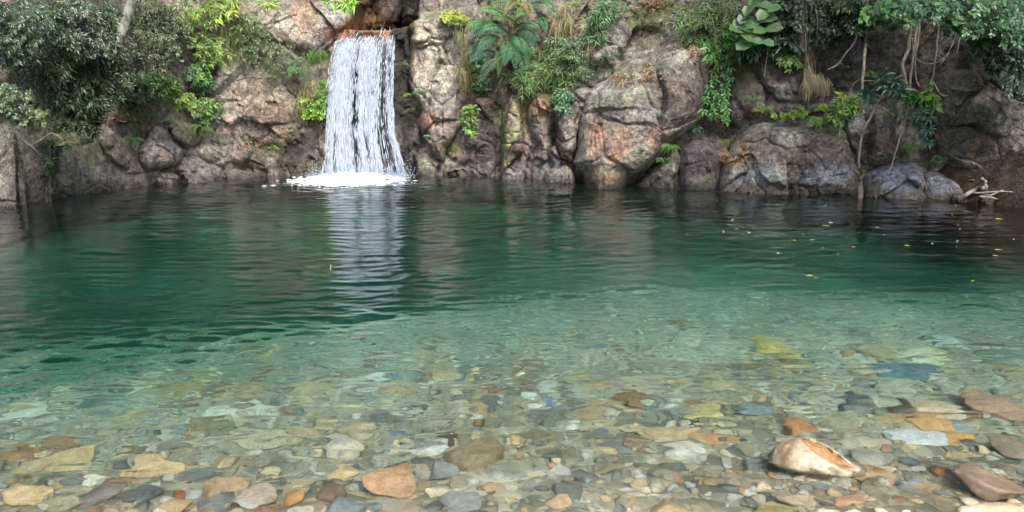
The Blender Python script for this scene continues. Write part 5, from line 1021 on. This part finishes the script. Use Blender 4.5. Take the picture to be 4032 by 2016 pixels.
# ---- the tree fern and its companions
TF = [(3170, 260, 3120, 400, 112.5), (3140, 200, 3000, 180, 125), (3200, 190, 3330, 250, 125), (3150, 180, 3080, 90, 112.5), (3180, 170, 3260, 90, 112.5), (3150, 290, 3190, 430, 100), (3090, 230, 2960, 330, 112.5), (3100, 180, 2895, 150, 112.5), (3060, 270, 2880, 335, 100), (3080, 250, 2960, 300, 87.5), (3130, 245, 3122, 375, 97.5), (3165, 235, 3252, 425, 168.75), (3180, 225, 3300, 330, 137.5), (3110, 370, 2955, 518, 92.5), (3120, 330, 3080, 470, 62.5),
      (3260, 40, 3446, 95, 137.5), (3250, 20, 3400, -30, 112.5), (3240, 50, 3120, 10, 112.5), (3200, 60, 3020, 50, 100), (3120, 70, 3262, 118, 112.5), (3340, 110, 3375, 195, 77.5), (3200, 150, 3050, 120, 100), (3190, 160, 3330, 170, 100), (3100, 200, 2900, 240, 100), (3150, 120, 2970, 60, 100), (3180, 210, 3240, 320, 112.5), (3060, 320, 2900, 390, 75), (3150, 300, 3050, 400, 75)]
fern('tree_fern', 'big tree fern with arching blue green fronds and a shaggy brown trunk', 'tree fern', (3150, 250), TF, (.085, .20, .12), None, .35, 19, .13, .5, col2=(.12, .23, .09))
tf = bpy.data.objects['tree_fern']
mb = MB(); pts = spline([P(x, y, depth(x, y) - .05) for x, y in [(3160, 330), (3158, 430), (3150, 560), (3140, 660), (3126, 730)]], 6); tube(mb, pts, .045, .02, 9, (.05, .035, .03))
for _ in range(900):
    t_ = rng.random(); i = int(t_ * (len(pts) - 1)); a = rng.random() * 6.28; r_ = .05 - .03 * t_; q = pts[i] + np.array([math.cos(a) * r_, -abs(math.sin(a)) * r_, rng.normal() * .03])
    e = q + np.array([math.cos(a) * .03, -.03, -.05 - .03 * rng.random()]); w_ = np.array([.006, 0, 0]); mb.add([q - w_, q + w_, e], tris=[(0, 1, 2)], c=jit((.075, .05, .042), .35))
o = mb.build('trunk', M_STRAW, tf, origin=np.array(tf.location))
grass('dead_fronds', 'reddish brown dead fern fronds hanging under the tree fern', [(3080, 420, 50, 30), (3040, 460, 50, 30), (3190, 150, 60, 40), (3270, 200, 40, 40), (3300, 160, 40, 40)], 190, 100, (.14, .085, .06), (.2, .15, .09), .006, off=.2, wide=1.6)
fern('fern', 'yellow green fern crown beside the top of the tree fern', 'fern', (3230, 40), [(3230, 45, 3120, 90, 80), (3230, 40, 3290, 110, 80), (3225, 40, 3170, -20, 70), (3240, 45, 3200, 110, 60)], (.17, .30, .06), None, .3, 22, .15, .6, col2=(.30, .26, .09))
fern('fern', 'light green fern above the straw grass strip', 'fern', (2930, 130), [(2960, 150, 2880, 195, 70), (2930, 140, 3010, 190, 70), (2935, 150, 2930, 200, 50), (2960, 140, 3040, 160, 60)], (.13, .28, .08), None, .2, 18, .12, .5)
small_fern('little pale fern on the edge of the cream rock block', 2820, 130, 60, (.16, .30, .08), 6, down=True)
spray_plant('shrub', 'yellow green mossy cushion on top of the cream rock block', 'plant', [(2790, 100, 62, 34), (2850, 120, 40, 24)], 240, 14, .6, (.20, .26, .05), (.34, .33, .07), .2, .12, .1, 'round', shoot=(1, 3))
grass('grass_strip', 'long strip of straw coloured grass hanging beside the cream rock block', [(2850, 200, 40, 50), (2880, 330, 34, 60), (2850, 430, 30, 50), (2910, 450, 40, 40)], 300, 120, (.27, .235, .14), (.10, .16, .05), .0045, off=.2, wide=.7)
spray_plant('ivy', 'dark green ivy mat between the straw grass and the tree fern trunk', 'climbing plant', [(2945, 400, 60, 60), (2990, 450, 60, 70), (2960, 520, 50, 40)], 230, 21, .7, (.025, .075, .03), MG, .6, .15, .1, 'round', shoot=(1, 4))
spray_plant('shrub', 'bright green leafy sprig hanging on the brown column', 'plant', [(2900, 670, 28, 26), (2902, 730, 30, 30), (2896, 785, 20, 22)], 48, 30, .42, (.13, .28, .05), YG, .7, .12, .12, shoot=(1, 3))
spray_plant('bamboo_grass', 'tangle of narrow bamboo like leaves on the ledge beside the tree fern', 'plant', [(3290, 440, 100, 60), (3400, 330, 110, 60), (3480, 420, 90, 40)], 130, 46, .12, (.07, .16, .04), (.2, .32, .09), .5, .3, .1, shoot=(2, 5))
spray_plant('shrub', 'low bushy plants filling the hollow between tree fern and giant boulder', 'shrub', [(3560, 300, 60, 60), (3480, 260, 100, 40), (3600, 420, 40, 50), (3500, 350, 70, 50)], 110, 26, .30, (.035, .08, .03), MG, .4, .3, .08)
grass('grass_tuft', 'straw coloured grass drooping from the ledge above the orange topped face', [(3400, 400, 40, 20), (3460, 430, 40, 20), (3330, 470, 60, 16)], 260, 110, (.42, .36, .24), (.26, .2, .11), .0045, off=.2)
grass('grass_tuft', 'dry grass hanging between the two upper ledges', [(3640, 260, 16, 40), (3480, 40, 40, 40), (3510, 110, 30, 30), (3440, 150, 30, 30)], 230, 130, (.34, .28, .18), (.2, .2, .09), .004, off=.15)
spray_plant('shrub', 'small dark leafed bush beside the top of the split boulder', 'shrub', [(3480, 600, 28, 40), (3475, 560, 24, 30)], 70, 26, .36, (.03, .09, .045), MG, .5, .12, .12)
small_fern('dark green fern in the cleft behind the giant boulder', 3745, 370, 66, (.05, .13, .06), 8)
small_fern('fern lying on the shoulder of the giant boulder', 3740, 450, 50, (.07, .15, .05), 6)
spray_plant('shrub', 'dark grassy leaves climbing the upper rock face', 'plant', [(3760, 30, 50, 40), (3700, 80, 60, 40), (3660, 130, 30, 60), (3690, 220, 30, 30)], 120, 44, .15, (.045, .12, .05), (.12, .22, .09), .4, .2, .1, shoot=(1, 3))
small_fern('small bright green sprig near the top beside the upper rock face', 3545, 40, 60, (.20, .34, .05), 6)
grass('leaf_litter', 'wisps of dry grass lying on the shoulder of the giant boulder', [(4010, 440, 30, 50), (3830, 500, 50, 20), (4290, 290, 60, 30)], 120, 50, (.42, .34, .24), (.3, .2, .12), .005, off=.03, wide=2.5, cat='dry grass')
small_fern('small ferns in the shade of the cream block beside the falling water', 2610, 585, 56, (.10, .2, .06), 7)
small_fern('bright leaflet on the dark wet wall beside the cream block', 2518, 600, 26, (.22, .42, .05), 5)
small_fern('small dull fern on the dark wet wall below the bright leaflet', 2535, 700, 44, (.10, .15, .05), 6)
small_fern('sparse fern high on the dark wet wall beside the falling water', 2485, 410, 50, (.09, .15, .05), 6)
small_fern('pale green leaf tuft above the lichen green boulder', 2650, 850, 26, (.2, .38, .14), 5)
# ---- plants over the giant boulder and beyond
spray_plant('bamboo_grass', 'bamboo like narrow leaves spilling over the top of the giant boulder', 'plant', [(4330, 60, 110, 70), (4260, 160, 60, 60), (4440, 110, 90, 80), (4480, 20, 60, 40)], 150, 44, .14, (.07, .14, .04), (.16, .24, .08), .6, .5, .15, shoot=(2, 5))
spray_plant('shrub', 'bright leaved shrub at the head of the climbing creeper', 'shrub', [(4420, 210, 90, 40), (4450, 280, 70, 40), (4500, 240, 60, 50)], 100, 36, .42, (.07, .2, .05), BG_, .6, .3, .2, shoot=(2, 4))
whorls('climbing_plant', 'big round leaved climber hanging above the mossy topped dark boulder', 'climbing plant', [(4640, 40, .9), (4600, 90, .9), (4680, 110, 1.2), (4590, 180, 1.2), (4650, 180, 1.1), (4730, 175, 1.15), (4660, 235, .9), (4720, 250, .9), (4625, 262, 1), (4740, 60, .9), (4700, 20, .9), (4570, 120, .8)], 96, (.13, .24, .11), 2, .85, kind='round', off=.75, droop=.25)
spray_plant('shrub', 'dark glossy leaved shrub behind the big round leaved climber', 'shrub', [(4850, 120, 90, 100), (4880, 230, 60, 50), (4780, 60, 60, 60), (4640, 290, 90, 30)], 150, 48, .36, DK, (.025, .06, .035), .6, .4, .15, shoot=(2, 5))
spray_plant('shrub', 'mid green bush overhanging the shaggy hanging roots', 'shrub', [(4960, 60, 90, 60), (5150, 80, 120, 80), (5080, 180, 90, 60), (5280, 100, 100, 60)], 210, 32, .42, DK, (.035, .075, .03), .5, .4, .15)
spray_plant('shrub', 'light sprigs hanging in front of the mossy topped dark boulder', 'shrub', [(4900, 300, 60, 50), (4950, 250, 50, 40), (4860, 340, 30, 40)], 60, 26, .38, (.09, .19, .05), YG, .6, .2, .15)
whorls('climbing_creeper', 'bright five leaflet creeper hanging in a column beside the giant boulder', 'climbing plant',
       [(4440 + 55 * math.sin(k * 2.4) + 25 * (k < 12), 350 + k * 12.0, .8 + .3 * ((k * 7) % 5) / 5) for k in range(30)] + [(4385 + 40 * math.sin(k * 1.9), 560 + k * 20, 1) for k in range(9)] + [(4475 + 14 * math.sin(k), 520 + k * 28, 1) for k in range(9)], 42, (.13, .29, .085), 5, .40, off=.22, droop=.55)
whorls('seedling', 'small five leaved seedling at the foot of the creeper', 'plant', [(4305, 790, 1)], 44, (.09, .24, .09), 6, .34, off=.15, droop=0.)
small_fern('bright fern sprig on the dark rock under the giant boulder', 4145, 900, 60, (.14, .32, .05), 8, down=True)
small_fern('trailing green weed beneath the giant boulder by the water', 4110, 1010, 60, (.08, .2, .05), 7)
grass('grass_tuft', 'fine dry grass tuft at the foot of the creeper', [(4480, 870, 40, 14)], 90, 46, (.24, .26, .12), None, .003, off=.1, wide=2)
grass('grass_tuft', 'sparse green weed at the waterline beside the orange stained slab', [(4370, 1130, 24, 10)], 60, 46, (.12, .22, .06), None, .003, off=.1, wide=1.6, up=.9)
small_fern('blue green fern on the dark boulder above the ledge', 4660, 640, 62, (.08, .19, .09), 7)
small_fern('yellowish fern beside the blue green fern on the ledge', 4725, 700, 75, (.20, .27, .07), 9)
small_fern('single upright bright fern frond on the ledge', 4960, 700, 62, (.18, .32, .05), 4)
spray_plant('creeping_plant', 'row of small bright leaves along the top of the low rock ledge', 'plant', [(4870, 712, 60, 12), (4950, 704, 40, 12), (4800, 716, 30, 10)], 70, 17, .5, BG_, YG, .2, .08, .05, shoot=(1, 2))
small_fern('bright green fern fanning over the ledge beside the hanging vines', 5125, 700, 92, (.16, .33, .055), 10)
small_fern('low bright fern spilling off the ledge end', 5050, 740, 80, (.14, .30, .06), 8, down=True)
spray_plant('shrub', 'bright broad leaved sprig leaning over the white lichen block', 'plant', [(5190, 650, 30, 40), (5240, 600, 40, 24), (5190, 740, 24, 30)], 40, 44, .3, (.12, .27, .05), YG, .4, .15, .15, shoot=(1, 3))
grass('hanging_roots', 'shaggy pale root mass hanging over the dark rock', [(5040, 470, 46, 24), (5080, 500, 40, 20), (5000, 430, 26, 50), (4990, 520, 20, 30)], 420, 95, (.28, .25, .19), (.19, .16, .11), .0045, off=.25, cat='roots')
grass('hanging_roots', 'thin brown aerial roots hanging from the overhead bush', [(4960, 120, 30, 90), (4990, 250, 26, 90), (5060, 60, 60, 40)], 150, 230, (.17, .13, .09), (.24, .2, .14), .004, off=.4, cat='roots', wide=.5)
whorls('dark_whorl_plant', 'dark seedling with star like whorls of long leaves on the rock top', 'plant', [(5370, 580, 1.2), (5470, 520, .9), (5510, 545, .8), (5570, 560, 1.1), (5540, 500, .8), (5460, 470, .8)], 88, (.04, .10, .075), 7, .32, off=.5, droop=.12)
whorls('dark_whorl_plant', 'cluster of blue green whorled leaves among the hanging vines', 'plant', [(5690, 700, 1), (5740, 730, .9), (5670, 770, .9), (5740, 800, 1), (5700, 850, .9), (5740, 880, .8), (5660, 720, .8)], 64, (.06, .16, .115), 8, .30, off=.5, droop=.2)
spray_plant('shrub', 'glossy broad leaved plant between the two whorled plants', 'plant', [(5680, 600, 60, 34), (5720, 580, 40, 24)], 36, 46, .48, (.035, .12, .035), BG_, .4, .2, .3, shoot=(1, 3))
small_fern('fern tucked behind the twisting vine', 5545, 720, 70, (.08, .2, .06), 8)
small_fern('fern hanging low under the blue green whorled leaves', 5640, 900, 80, (.10, .19, .05), 8, down=True)
small_fern('tiny pale sprig on the rock above the lavender grey rock', 5450, 960, 34, (.25, .36, .1), 5)
small_fern('small fern high beside the straight hanging vine', 5390, 480, 60, (.07, .18, .05), 6)
small_fern('small green fern near the shaggy root mass', 5210, 430, 50, (.06, .15, .05), 6)
small_fern('small leafy tuft at the top of the bluish rock wedge', 5800, 1000, 56, (.08, .2, .07), 7)
V_ = [
 ('thick twisting pale vine hanging in front of the shaded upper wall', [(5740, -80), (5690, 30), (5640, 110), (5625, 200), (5622, 290), (5585, 390), (5600, 500), (5612, 560), (5590, 660), (5545, 770)], .034, .022),
 ('long slightly curved vine crossing behind the thick twisting vine down to a forked twig', [(5690, -60), (5670, 150), (5655, 300), (5635, 450), (5625, 600), (5600, 740), (5565, 860), (5530, 950), (5520, 1010), (5490, 1080)], .024, .009),
 ('straight pale vine hanging beside the light green bush', [(5350, -60), (5352, 200), (5345, 350), (5335, 500), (5335, 600), (5330, 700)], .028, .018),
 ('slender curving vine running down to the old stump', [(5600, 455), (5520, 500), (5440, 610), (5400, 690), (5345, 790), (5325, 860), (5315, 950), (5310, 1040)], .013, .02),
 ('vine hanging from the pale leafed bush and bending inwards', [(5780, 90), (5800, 180), (5790, 320), (5775, 440), (5740, 560), (5700, 660), (5620, 720)], .019, .007),
 ('looping thin vine slung between two hanging vines', [(5640, 230), (5660, 350), (5720, 392), (5800, 385), (5860, 330), (5910, 220), (5930, 120)], .009, .009),
 ('thin vine dangling inside the looping vine', [(5880, 100), (5890, 190), (5880, 300), (5840, 370), (5780, 430), (5760, 480)], .010, .005),
 ('short pale dangling vine at the end of the light green bush', [(5970, 120), (5955, 190), (5930, 260), (5918, 335)], .012, .008),
 ('stray branch pointing at the rusty patch from the deep shade', [(6390, 400), (6320, 490), (6270, 545), (6232, 605)], .012, .006),
 ('bent bare branch with a pale hooked tip', [(5770, 510), (5800, 560), (5830, 590), (5870, 592)], .012, .009),
 ('slanting vine from the light sprigs to the shaggy root mass', [(5310, 190), (5280, 270), (5220, 340), (5180, 400), (5120, 430)], .012, .014),
 ('curved yellowish root reaching into the blue green whorled leaves', [(5580, 870), (5650, 840), (5720, 780), (5770, 690), (5775, 650)], .013, .008),
 ('hair thin hanging root over the mossy topped dark boulder', [(4785, -20), (4770, 150), (4750, 300), (4725, 480)], .005, .004),
 ('short curved root hanging under the fern on the ledge', [(5200, 770), (5190, 850), (5170, 920), (5150, 950)], .009, .005),
 ('twisted root cord descending from the overhead roots', [(4980, -60), (4985, 80), (4965, 180), (4990, 330), (5020, 480), (5030, 530)], .016, .009),
 ('thin parallel root cord beside the twisted root cord', [(4960, 100), (4975, 260), (5000, 400), (5010, 560)], .009, .006),
 ('thin stem arching behind the straight pale vine', [(5330, 480), (5280, 520), (5250, 580)], .008, .006),
 ('second upright stem pressed close behind the thick twisting vine', [(5680, 20), (5685, 200), (5660, 360), (5665, 480), (5690, 540)], .015, .012)]
for lb, g, a, b in V_: vine('hanging_vine', lb, g, a * 1.08, b * 1.1, .42, M_BARK if a > .01 else M_STRAW if False else M_BARK, twigs=3 if a > .015 else 0, group='vines and roots hanging over the shaded wall')
M_BARKS = bark_material('wet_bark', (.05, .035, .025), (.19, .14, .10))
# stump and forked twig in the water
st = thing('tree_stump', 'old broken stump standing in the water against the lavender grey rocks', 'stump', P(5318, 1200, 13.2))
mb = MB(); tube(mb, spline([P(5318, 1240, 13.15), P(5320, 1150, 13.2), P(5312, 1090, 13.25), P(5280, 1050, 13.2)], 6), .055, .016, 9); mb.build('stem', M_BARKS, st, origin=np.array(st.location))
mb = MB(); tube(mb, spline([P(5318, 1110, 13.2), P(5338, 1075, 13.15), P(5336, 1055, 13.1)], 5), .035, .02, 8); mb.build('branch', M_BARKS, st, origin=np.array(st.location))
vine('forked_twig', 'dark forked twig sticking out of the water before the lavender grey rock', [(5415, 1225), (5412, 1170), (5440, 1150), (5490, 1110)], .03, .008, 0, M_BARKD, 'branch', 13.1, twigs=5)
# pale bush over the dark end of the pool
spray_plant('bush', 'pale bluish green bush hanging out over the shaded end of the pool', 'bush', [(5900, 40, 230, 70), (6150, 90, 190, 90), (6280, 190, 110, 70), (5700, 30, 120, 50), (6000, 140, 120, 40)], 480, 27, .5, (.05, .12, .06), (.12, .23, .11), .35, .9, .2, 'round', Y0=12.4)
spray_plant('bush', 'light green bush with heart shaped leaves in front of the hanging vines', 'bush', [(5480, 80, 110, 40), (5560, 130, 70, 30), (5400, 50, 60, 40)], 42, 40, .7, (.05, .13, .05), (.10, .22, .07), .4, .4, .3, 'round', shoot=(1, 4), Y0=13.2)
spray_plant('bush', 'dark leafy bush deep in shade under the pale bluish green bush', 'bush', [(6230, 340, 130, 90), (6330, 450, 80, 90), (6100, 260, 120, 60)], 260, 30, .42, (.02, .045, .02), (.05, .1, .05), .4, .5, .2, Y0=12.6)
spray_plant('bush', 'dark background bush beneath the overhead shrubs beside the straight vine', 'bush', [(5180, 20, 200, 60), (5420, 0, 200, 50), (4900, -20, 180, 50)], 240, 32, .42, (.02, .05, .02), MG, .5, .5, .2)
spray_plant('leafy_branch', 'bright green leaf tips dangling in front of the lip boulder', 'branch', [(2180, 8, 50, 14), (2120, -14, 50, 14)], 14, 74, .16, (.22, .42, .05), YG, .3, .1, .1, shoot=(1, 2), Y0=8.0)
spray_plant('leafy_branch', 'thin yellowish leaf tips hanging over the tan bank', 'branch', [(1660, -10, 60, 16)], 8, 66, .16, YG, None, .4, .1, .1, shoot=(1, 2), Y0=8.0)
# litter and driftwood bank
def sticks(name, label, segs, Y, r):
    mb = MB()
    for s_ in segs: tube(mb, spline([P(x, y, Y + rng.normal() * .12) for x, y in s_], 5), r * (.7 + .6 * rng.random()), r * .4, 7)
    c = P(segs[0][0][0], segs[0][0][1], Y); o = mb.build(name, M_DRIFT, origin=c); tag(o, label, 'driftwood', 'driftwood stranded on the bank', 'thing')
sticks('driftwood_log', 'thick pale driftwood log slanting up to a frayed end', [[(5930, 1235), (5990, 1195), (6050, 1160), (6095, 1125)]], 12.5, .045)
sticks('driftwood_stump', 'upright frayed driftwood stub at the top of the slanting log', [[(6070, 1170), (6090, 1130), (6075, 1105)], [(6095, 1175), (6085, 1140), (6098, 1115)]], 12.5, .05)
sticks('driftwood_branch', 'long flat lying driftwood branch beside the slanting log', [[(6020, 1195), (6100, 1190), (6200, 1184), (6300, 1190)]], 12.35, .022)
sticks('driftwood_branch', 'thin forked stick crossing the flat lying branch', [[(6110, 1215), (6180, 1185), (6240, 1160), (6320, 1150)], [(6180, 1185), (6240, 1180), (6280, 1165)]], 12.3, .013)
sticks('driftwood_branch', 'short dark stick jutting from the driftwood pile over the water', [[(6060, 1215), (6130, 1222), (6170, 1232)]], 12.2, .02)
sticks('driftwood_branch', 'crooked twig lying behind the flat driftwood branch', [[(6150, 1170), (6210, 1176), (6260, 1155), (6330, 1165)]], 12.7, .016)
def build_bank():
    xs = np.arange(6.2, 12, .05); ys = np.arange(9.5, 14.5, .06); X, Y = np.meshgrid(xs, ys); p = np.stack([X, Y, 0 * X], -1).reshape(-1, 3)
    Z = -.55 + 1.5 * sstep(-1.1, .9, Y - shore(X) + .5 * sstep(7.2, 8.4, X)) * sstep(6.4, 7.6, X); z = Z.ravel() + .05 * fbm(p * 4, 3, 401) + .03 * fbm(p * 14, 2, 402); p[:, 2] = z
    nx = len(xs); ny = len(ys); i = (np.arange(ny - 1)[:, None] * nx + np.arange(nx - 1)[None]).ravel(); n = fbm(p * 5, 3, 403)[:, None]
    mb = MB(); mb.add(p, quads=np.stack([i, i + 1, i + nx + 1, i + nx], 1), c=np.clip(np.array([.055, .037, .027]) * (1 + .8 * n), .01, .5)); tag(mb.build('earth_bank', M_ROCK, aux=np.tile(np.array([.1, 0, .1]), (len(p), 1))), 'brown leaf strewn earth bank under the driftwood', kind='structure'); db_put(p)
    lm = MB(); q = p[rng.choice(len(p), 1500)]; q = q[q[:, 2] > .02]; M = len(q)
    leaves(lm, q + np.array([0, 0, .012]), rng.normal(size=(M, 3)) * np.array([1, 1, .15]), np.array([0, 0, 1]) + rng.normal(size=(M, 3)) * .3, .05 + .04 * rng.random(M), .028, np.array([jit((.17, .10, .06), .4) for _ in range(M)])); o = lm.build('leaf_litter', M_STRAW); tag(o, 'brown fallen leaves on the earth bank', kind='stuff')
build_bank()
# dry leaves lying on the ledges
def litter(blobs, n):
    mb = MB(); pp = []
    for _ in range(n):
        b = blobs[int(rng.integers(len(blobs)))]; gx = b[0] + b[2] * rng.normal() * .5; gy = b[1] + b[3] * rng.normal() * .5; pp.append(P(gx, gy, depth(gx, gy) - .015))
    pp = np.array(pp); M = len(pp)
    leaves(mb, pp, rng.normal(size=(M, 3)) * np.array([1, .3, .6]), np.array([0, -.7, .7]) + rng.normal(size=(M, 3)) * .35, .05 + .05 * rng.random(M), .016 + .01 * rng.random(M), np.array([jit((.30, .22, .14) if rng.random() < .6 else (.16, .09, .06), .3) for _ in range(M)]))
    tag(mb.build('dry_leaves', M_STRAW), 'dry bamboo leaves scattered over the ledges and boulder tops', kind='stuff')
litter([(4250, 270, 130, 40), (4330, 340, 80, 50), (3860, 480, 90, 40), (4010, 450, 60, 60), (4700, 345, 160, 24), (4800, 360, 120, 30), (3560, 150, 60, 120), (4050, 20, 80, 40), (1560, 880, 120, 50), (1750, 850, 110, 60), (5000, 330, 120, 30), (3450, 180, 80, 80), (1500, 300, 140, 90), (700, 730, 60, 40), (1100, 560, 100, 30), (2330, 160, 60, 14)], 1500)
# yellow leaves afloat
def afloat(x, y, l, col, label, group=None, name='floating_leaf', flat=.42):
    gx, gy = (2400 + x / 1.5784) * 1.5707, (700 + y / 1.5784) * 1.5707; X, Y = W(gx, gy); z = float(wave_height(np.array([[X]]), np.array([[Y]]))[0, 0]) + .008
    L_ = l / 1.5784 * 1.5707 * math.hypot(Y, CAMZ) / F; mb = MB(); a = rng.normal() * .4; leaves(mb, [(-math.cos(a) * L_ / 2, -math.sin(a) * L_ / 2, 0)], (math.cos(a), math.sin(a), .1), (0, -.15, 1), L_, L_ * flat * 1.3, col)
    o = mb.build(name, M_LEAF); o.location = (float(X), float(Y), z - .002); o.scale = (.9, .7, .35); tag(o, label, 'leaf', group, 'thing')
YL = (.45, .37, .05); GFL = 'fallen leaves floating on the dark water'
afloat(1250, 610, 62, YL, 'yellow floating leaf, largest of them all, where the water turns from dark to pale green', GFL)
afloat(1285, 626, 40, YL, 'smaller yellow leaf touching the largest floating leaf', GFL)
afloat(790, 320, 28, (.62, .42, .08), 'orange yellow floating leaf on dark water off the orange stained slab', GFL, flat=.6)
afloat(1150, 392, 28, (.65, .40, .10), 'round orange floating leaf in the middle of the dark water', GFL, flat=.8)
afloat(1515, 432, 32, (.5, .34, .2), 'pinkish tan floating leaf among white foam flecks', GFL, flat=.7)
afloat(485, 355, 30, (.55, .48, .08), 'small yellow floating leaf trailing a pale twig', GFL)
afloat(1375, 280, 34, (.7, .72, .7), 'white fleck of foam or petal on the dark water below the stump', GFL, 'floating_petal', .5)
for x, y, l, c_ in [(1205, 355, 32, (.5, .5, .1)), (1260, 390, 40, (.5, .48, .12)), (1420, 476, 26, (.55, .5, .1)), (1850, 427, 46, (.45, .45, .12)), (2418, 455, 56, YL), (2400, 491, 48, YL), (2262, 641, 44, YL), (2420, 258, 54, (.55, .46, .1)), (1665, 310, 38, (.4, .38, .15)), (2540, 168, 80, (.62, .40, .04)), (915, 370, 22, (.5, .48, .15)), (290, 302, 18, (.5, .45, .2)), (115, 473, 24, (.45, .2, .1)), (1630, 610, 12, (.45, .42, .1)), (1345, 300, 60, (.25, .26, .1)), (1740, 112, 20, YL), (1490, 105, 60, (.3, .34, .1)), (-660, 20, 20, (.5, .5, .1)), (-2000, 300, 16, (.4, .4, .2)), (-560, 670, 20, (.6, .4, .1))]:
    afloat(x, y, l, c_, 'small yellowish leaf floating %s %s' % ('close in under' if y < 200 else ('a little way off' if y < 380 else 'far off'), min([(-2000, 'the broad mossy slab'), (-900, 'the foot of the waterfall'), (100, 'the low boulder beside the giant boulder'), (500, 'the giant boulder'), (1000, 'the orange stained slab'), (1300, 'the long low lichen rock'), (1560, 'the old stump'), (1750, 'the lavender grey rock'), (2100, 'the bluish rock wedge'), (2450, 'the driftwood')], key=lambda q: abs(q[0] - x))[1]), GFL)
def red_bit(x, y, label):
    X, Y = W(x * 1.5707, y * 1.5707); mb = MB(); tube(mb, [(X, Y, -.02), (X + .004, Y, .03), (X + .008, Y, .06)], .009, .006, 6); o = mb.build('floating_seed_pod', M_BARK); tag(o, label, 'seed pod', None, 'thing')
red_bit(1301, 1066, 'reddish brown twig end standing upright in the green water')
mb = MB(); tet = []
for _ in range(24):
    x = 2700 + 1300 * rng.random() ** .8; y = 790 + 210 * rng.random(); X, Y = W(x * 1.5707, y * 1.5707); s = .004 + .011 * rng.random() ** 2; a = rng.random() * 3
    z = float(wave_height(np.array([[X]]), np.array([[Y]]))[0, 0]) + .004
    mb.add(np.array([(1.4, 0, 0), (.3, 1, 0), (-1.2, .4, 0), (-.5, -1, 0), (0, 0, .5)]) * s + np.array([X, Y, z]), tris=[(0, 1, 4), (1, 2, 4), (2, 3, 4), (3, 0, 4)], c=(.7, .72, .7))
tag(mb.build('foam_flecks', M_STONE), 'tiny white flecks drifting on the dark water', kind='stuff')

# ---------------------------------------------------------------- forested slope above the frame, seen only in the water and from aside
def canopy():
    for lb, xr, yr, n in (('leafy canopy of trees reaching over the shaded end of the pool', (3.8, 11), (8.5, 14.5), 1200),):
        mb = MB(); X = xr[0] + (xr[1] - xr[0]) * rng.random(n); Y = yr[0] + (yr[1] - yr[0]) * rng.random(n); Z = 4.3 + .12 * np.abs(Y - 12) + 1.6 * rng.random(n) + .25 * np.abs(X - np.mean(xr)) * 0
        k = fbm(np.stack([X, Y, Z], 1) * .7, 3, 500) > -.25; X, Y, Z = X[k], Y[k], Z[k]; n = len(X)
        leaves(mb, np.stack([X, Y, Z], 1), rng.normal(size=(n, 3)) * np.array([1, 1, .5]), np.array([0, 0, 1]) + rng.normal(size=(n, 3)) * .5, .28 + .2 * rng.random(n), .15 + .1 * rng.random(n), np.array([.05, .09, .03]) * (.5 + rng.random((n, 1))))
        tag(mb.build('tree_canopy', M_LEAF), lb, kind='stuff')
canopy()
def forest():
    mb = MB(); M = 17000; X = rng.random(M) * 48 - 24; H = 4.2 + 21 * rng.random(M) ** 1.3; Y = yb(X, H) - .3 - 1.4 * rng.random(M); k = ~((np.abs(X) < 9.5) & (H < 4.9)); X, Y, H = X[k], Y[k], H[k]; M = len(X)
    d = np.stack([rng.normal(size=M), -.5 - rng.random(M), -.6 + rng.normal(size=M) * .5], 1)
    leaves(mb, np.stack([X, Y, H], 1), d, np.array([0, -.6, .8]) + rng.normal(size=(M, 3)) * .4, .4 + .5 * rng.random(M), .2 + .22 * rng.random(M), np.array([.045, .08, .03]) * (.5 + rng.random((M, 1)) * 1.1))
    tag(mb.build('forest', M_LEAF), 'dense green forest covering the slope above the cliff', kind='stuff')
forest()
